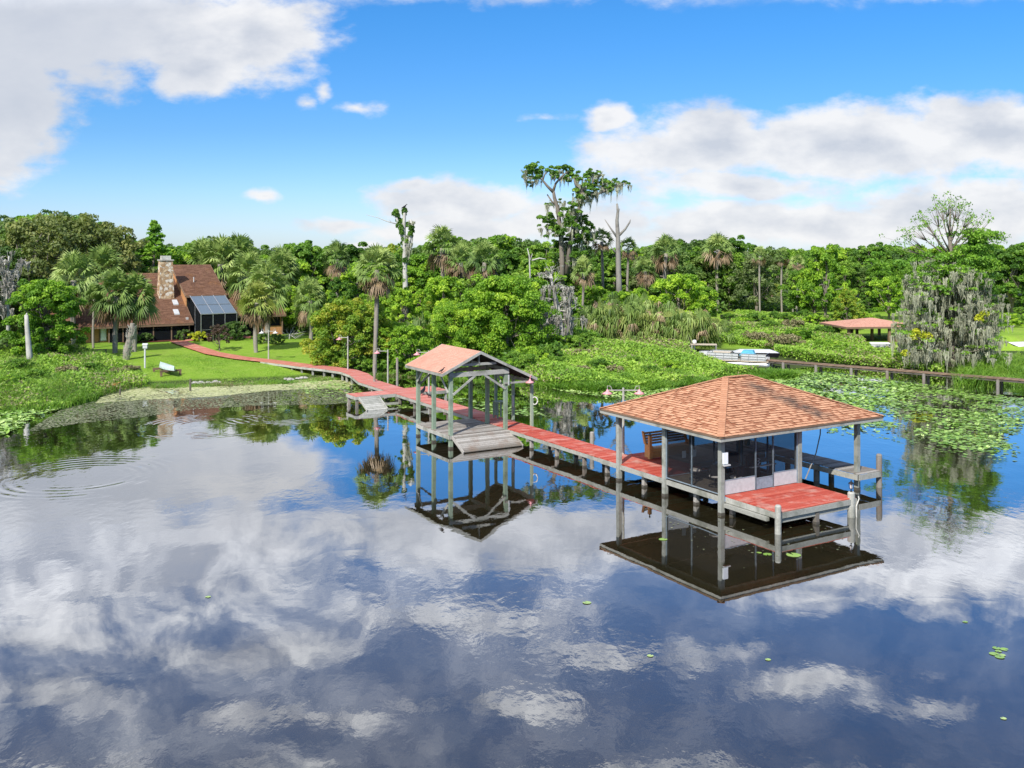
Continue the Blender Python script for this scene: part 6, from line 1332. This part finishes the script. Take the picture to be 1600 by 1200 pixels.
A_ = P(1549, 553.5, .7); o = thing('pale_dock', 'pale wooden dock with a step crossing the narrow canal at the right edge', 'dock', (A_.x, A_.y, 0), .02); mb = MB(); planks(mb, 0, 14, -.6, .6, .6, 'y', .2); mb.build('deck', 'pale_wood', o); mb = MB(); planks(mb, -.2, 1.6, -.55, .55, .85, 'y', .2); mb.box(-.2, 1.6, -.62, -.57, .62, .84, .3); mb.build('step', 'beige_fabric', o)
for x in (.3, 3.2, 6.2, 9.2, 12.2):
    mb = MB(); mb.box(x - .09, x + .09, -.5, -.32, -1, .55); mb.build('piling', 'grey_wood', o)
w = P(1556, 553, .6); mb = MB(); mb.tube([(0, 0, -.5), (0, 0, 2.0)], .07, 7, .3); q = mb.build('dock_pole', 'dark_wood'); q.location = (w.x, w.y + .7, 0); tag(q, 'thin dark pole at the left end of the pale dock', 'pole')
w = PG(1596, 541); o = thing('white_rowboat', 'white boat lying on the far right lawn at the picture edge', 'boat', (w.x + 1, w.y, w.z), .05); mb = MB(); mb.hexa([(-1.6, -.5, 0), (2.2, -.6, 0), (2.2, .6, 0), (-1.6, .5, 0), (-2.6, -.1, .45), (2.3, -.8, .5), (2.3, .8, .5), (-2.6, .1, .45)]); mb.build('hull', 'white_enamel', o)
w = PG(1137, 502); o = thing('utility_trailer', 'dark utility trailer parked in the shade at the wood edge', 'trailer', (w.x, w.y, w.z), .1); mb = MB(); mb.box(-.9, .9, -.5, .5, .35, .9); mb.build('body', 'black_metal', o)
for y in (-.55, .55): mb = MB(); mb.tube([(-.2, y - .06, .28), (-.2, y + .06, .28)], .28, 12); mb.build('wheel', 'black_fabric', o)
mb = MB(); mb.beam((.9, 0, .4), (1.7, 0, .3), .06, .06); mb.build('hitch', 'aluminium', o)

# scattered taller bushes on the marsh and the left bank
rb = random.Random(21)
spots = [(845, 585, 560), (872, 578, 556), (905, 590, 570), (935, 582, 560), (960, 588, 570), (990, 575, 556), (1015, 590, 570), (1045, 582, 562), (1000, 560, 545), (905, 565, 545), (850, 568, 545), (1225, 548, 520), (1180, 540, 517), (1250, 538, 512), (1285, 552, 530), (1150, 528, 508), (1200, 522, 500), (1240, 520, 498), (1290, 530, 508), (1310, 555, 534), (1345, 562, 545), (1400, 570, 552), (1160, 515, 495), (1275, 515, 492),
         (20, 610, 585), (60, 600, 576), (105, 592, 570), (145, 585, 566), (185, 592, 574), (30, 585, 560), (90, 575, 555), (150, 575, 560), (-40, 600, 570), (120, 607, 590), (205, 588, 574)]
for k, (px, py, top) in enumerate(spots):
    w = PG(px, py); kd = rb.choice(['bush_a', 'bush_b', 'bush_tan']); q, nm = min(LM, key=lambda a: abs(a[0] - px))
    tree(kd, px, w.y, top, {'bush_a': 'low bright green bush', 'bush_b': 'loose mid green bush', 'bush_tan': 'dry tan green bush'}[kd] + ' on the marsh, near ' + nm, 'marsh_bush', 'bush', 'bushes on the marsh', 1.25)
pm = []
for v_i in range(4):
    q_ = Soup(); q_.add(pads(rng, np.zeros((1, 2)), np.array([1.0]), z0=0, tilt=.03), np.repeat([.35, .55, .75, .95][v_i], 4), 0); pm.append(q_.mesh('lily_pad', ['lily']))
xy = scatter(rng, [(1400, 668), (1460, 662), (1530, 640), (1600, 655), (1570, 690), (1590, 712), (1500, 702), (1450, 690)], 150, 0)
xy = np.concatenate([xy, scatter(rng, [(1280, 664), (1400, 664), (1400, 676), (1330, 680), (1290, 674)], 40, 0)])
for k, (x, y) in enumerate(xy):
    o = link('lily_pad', pm[k % 4]); o.location = (x, y, .03 + .002 * (k % 5)); r_ = rb.uniform(.08, .17); o.scale = (r_, r_, 1); o.rotation_euler = (0, 0, rb.uniform(0, 6)); tag(o, 'floating lily pad on the near edge of the right hand mat', 'lily pad', 'lily pads at the mat edge')
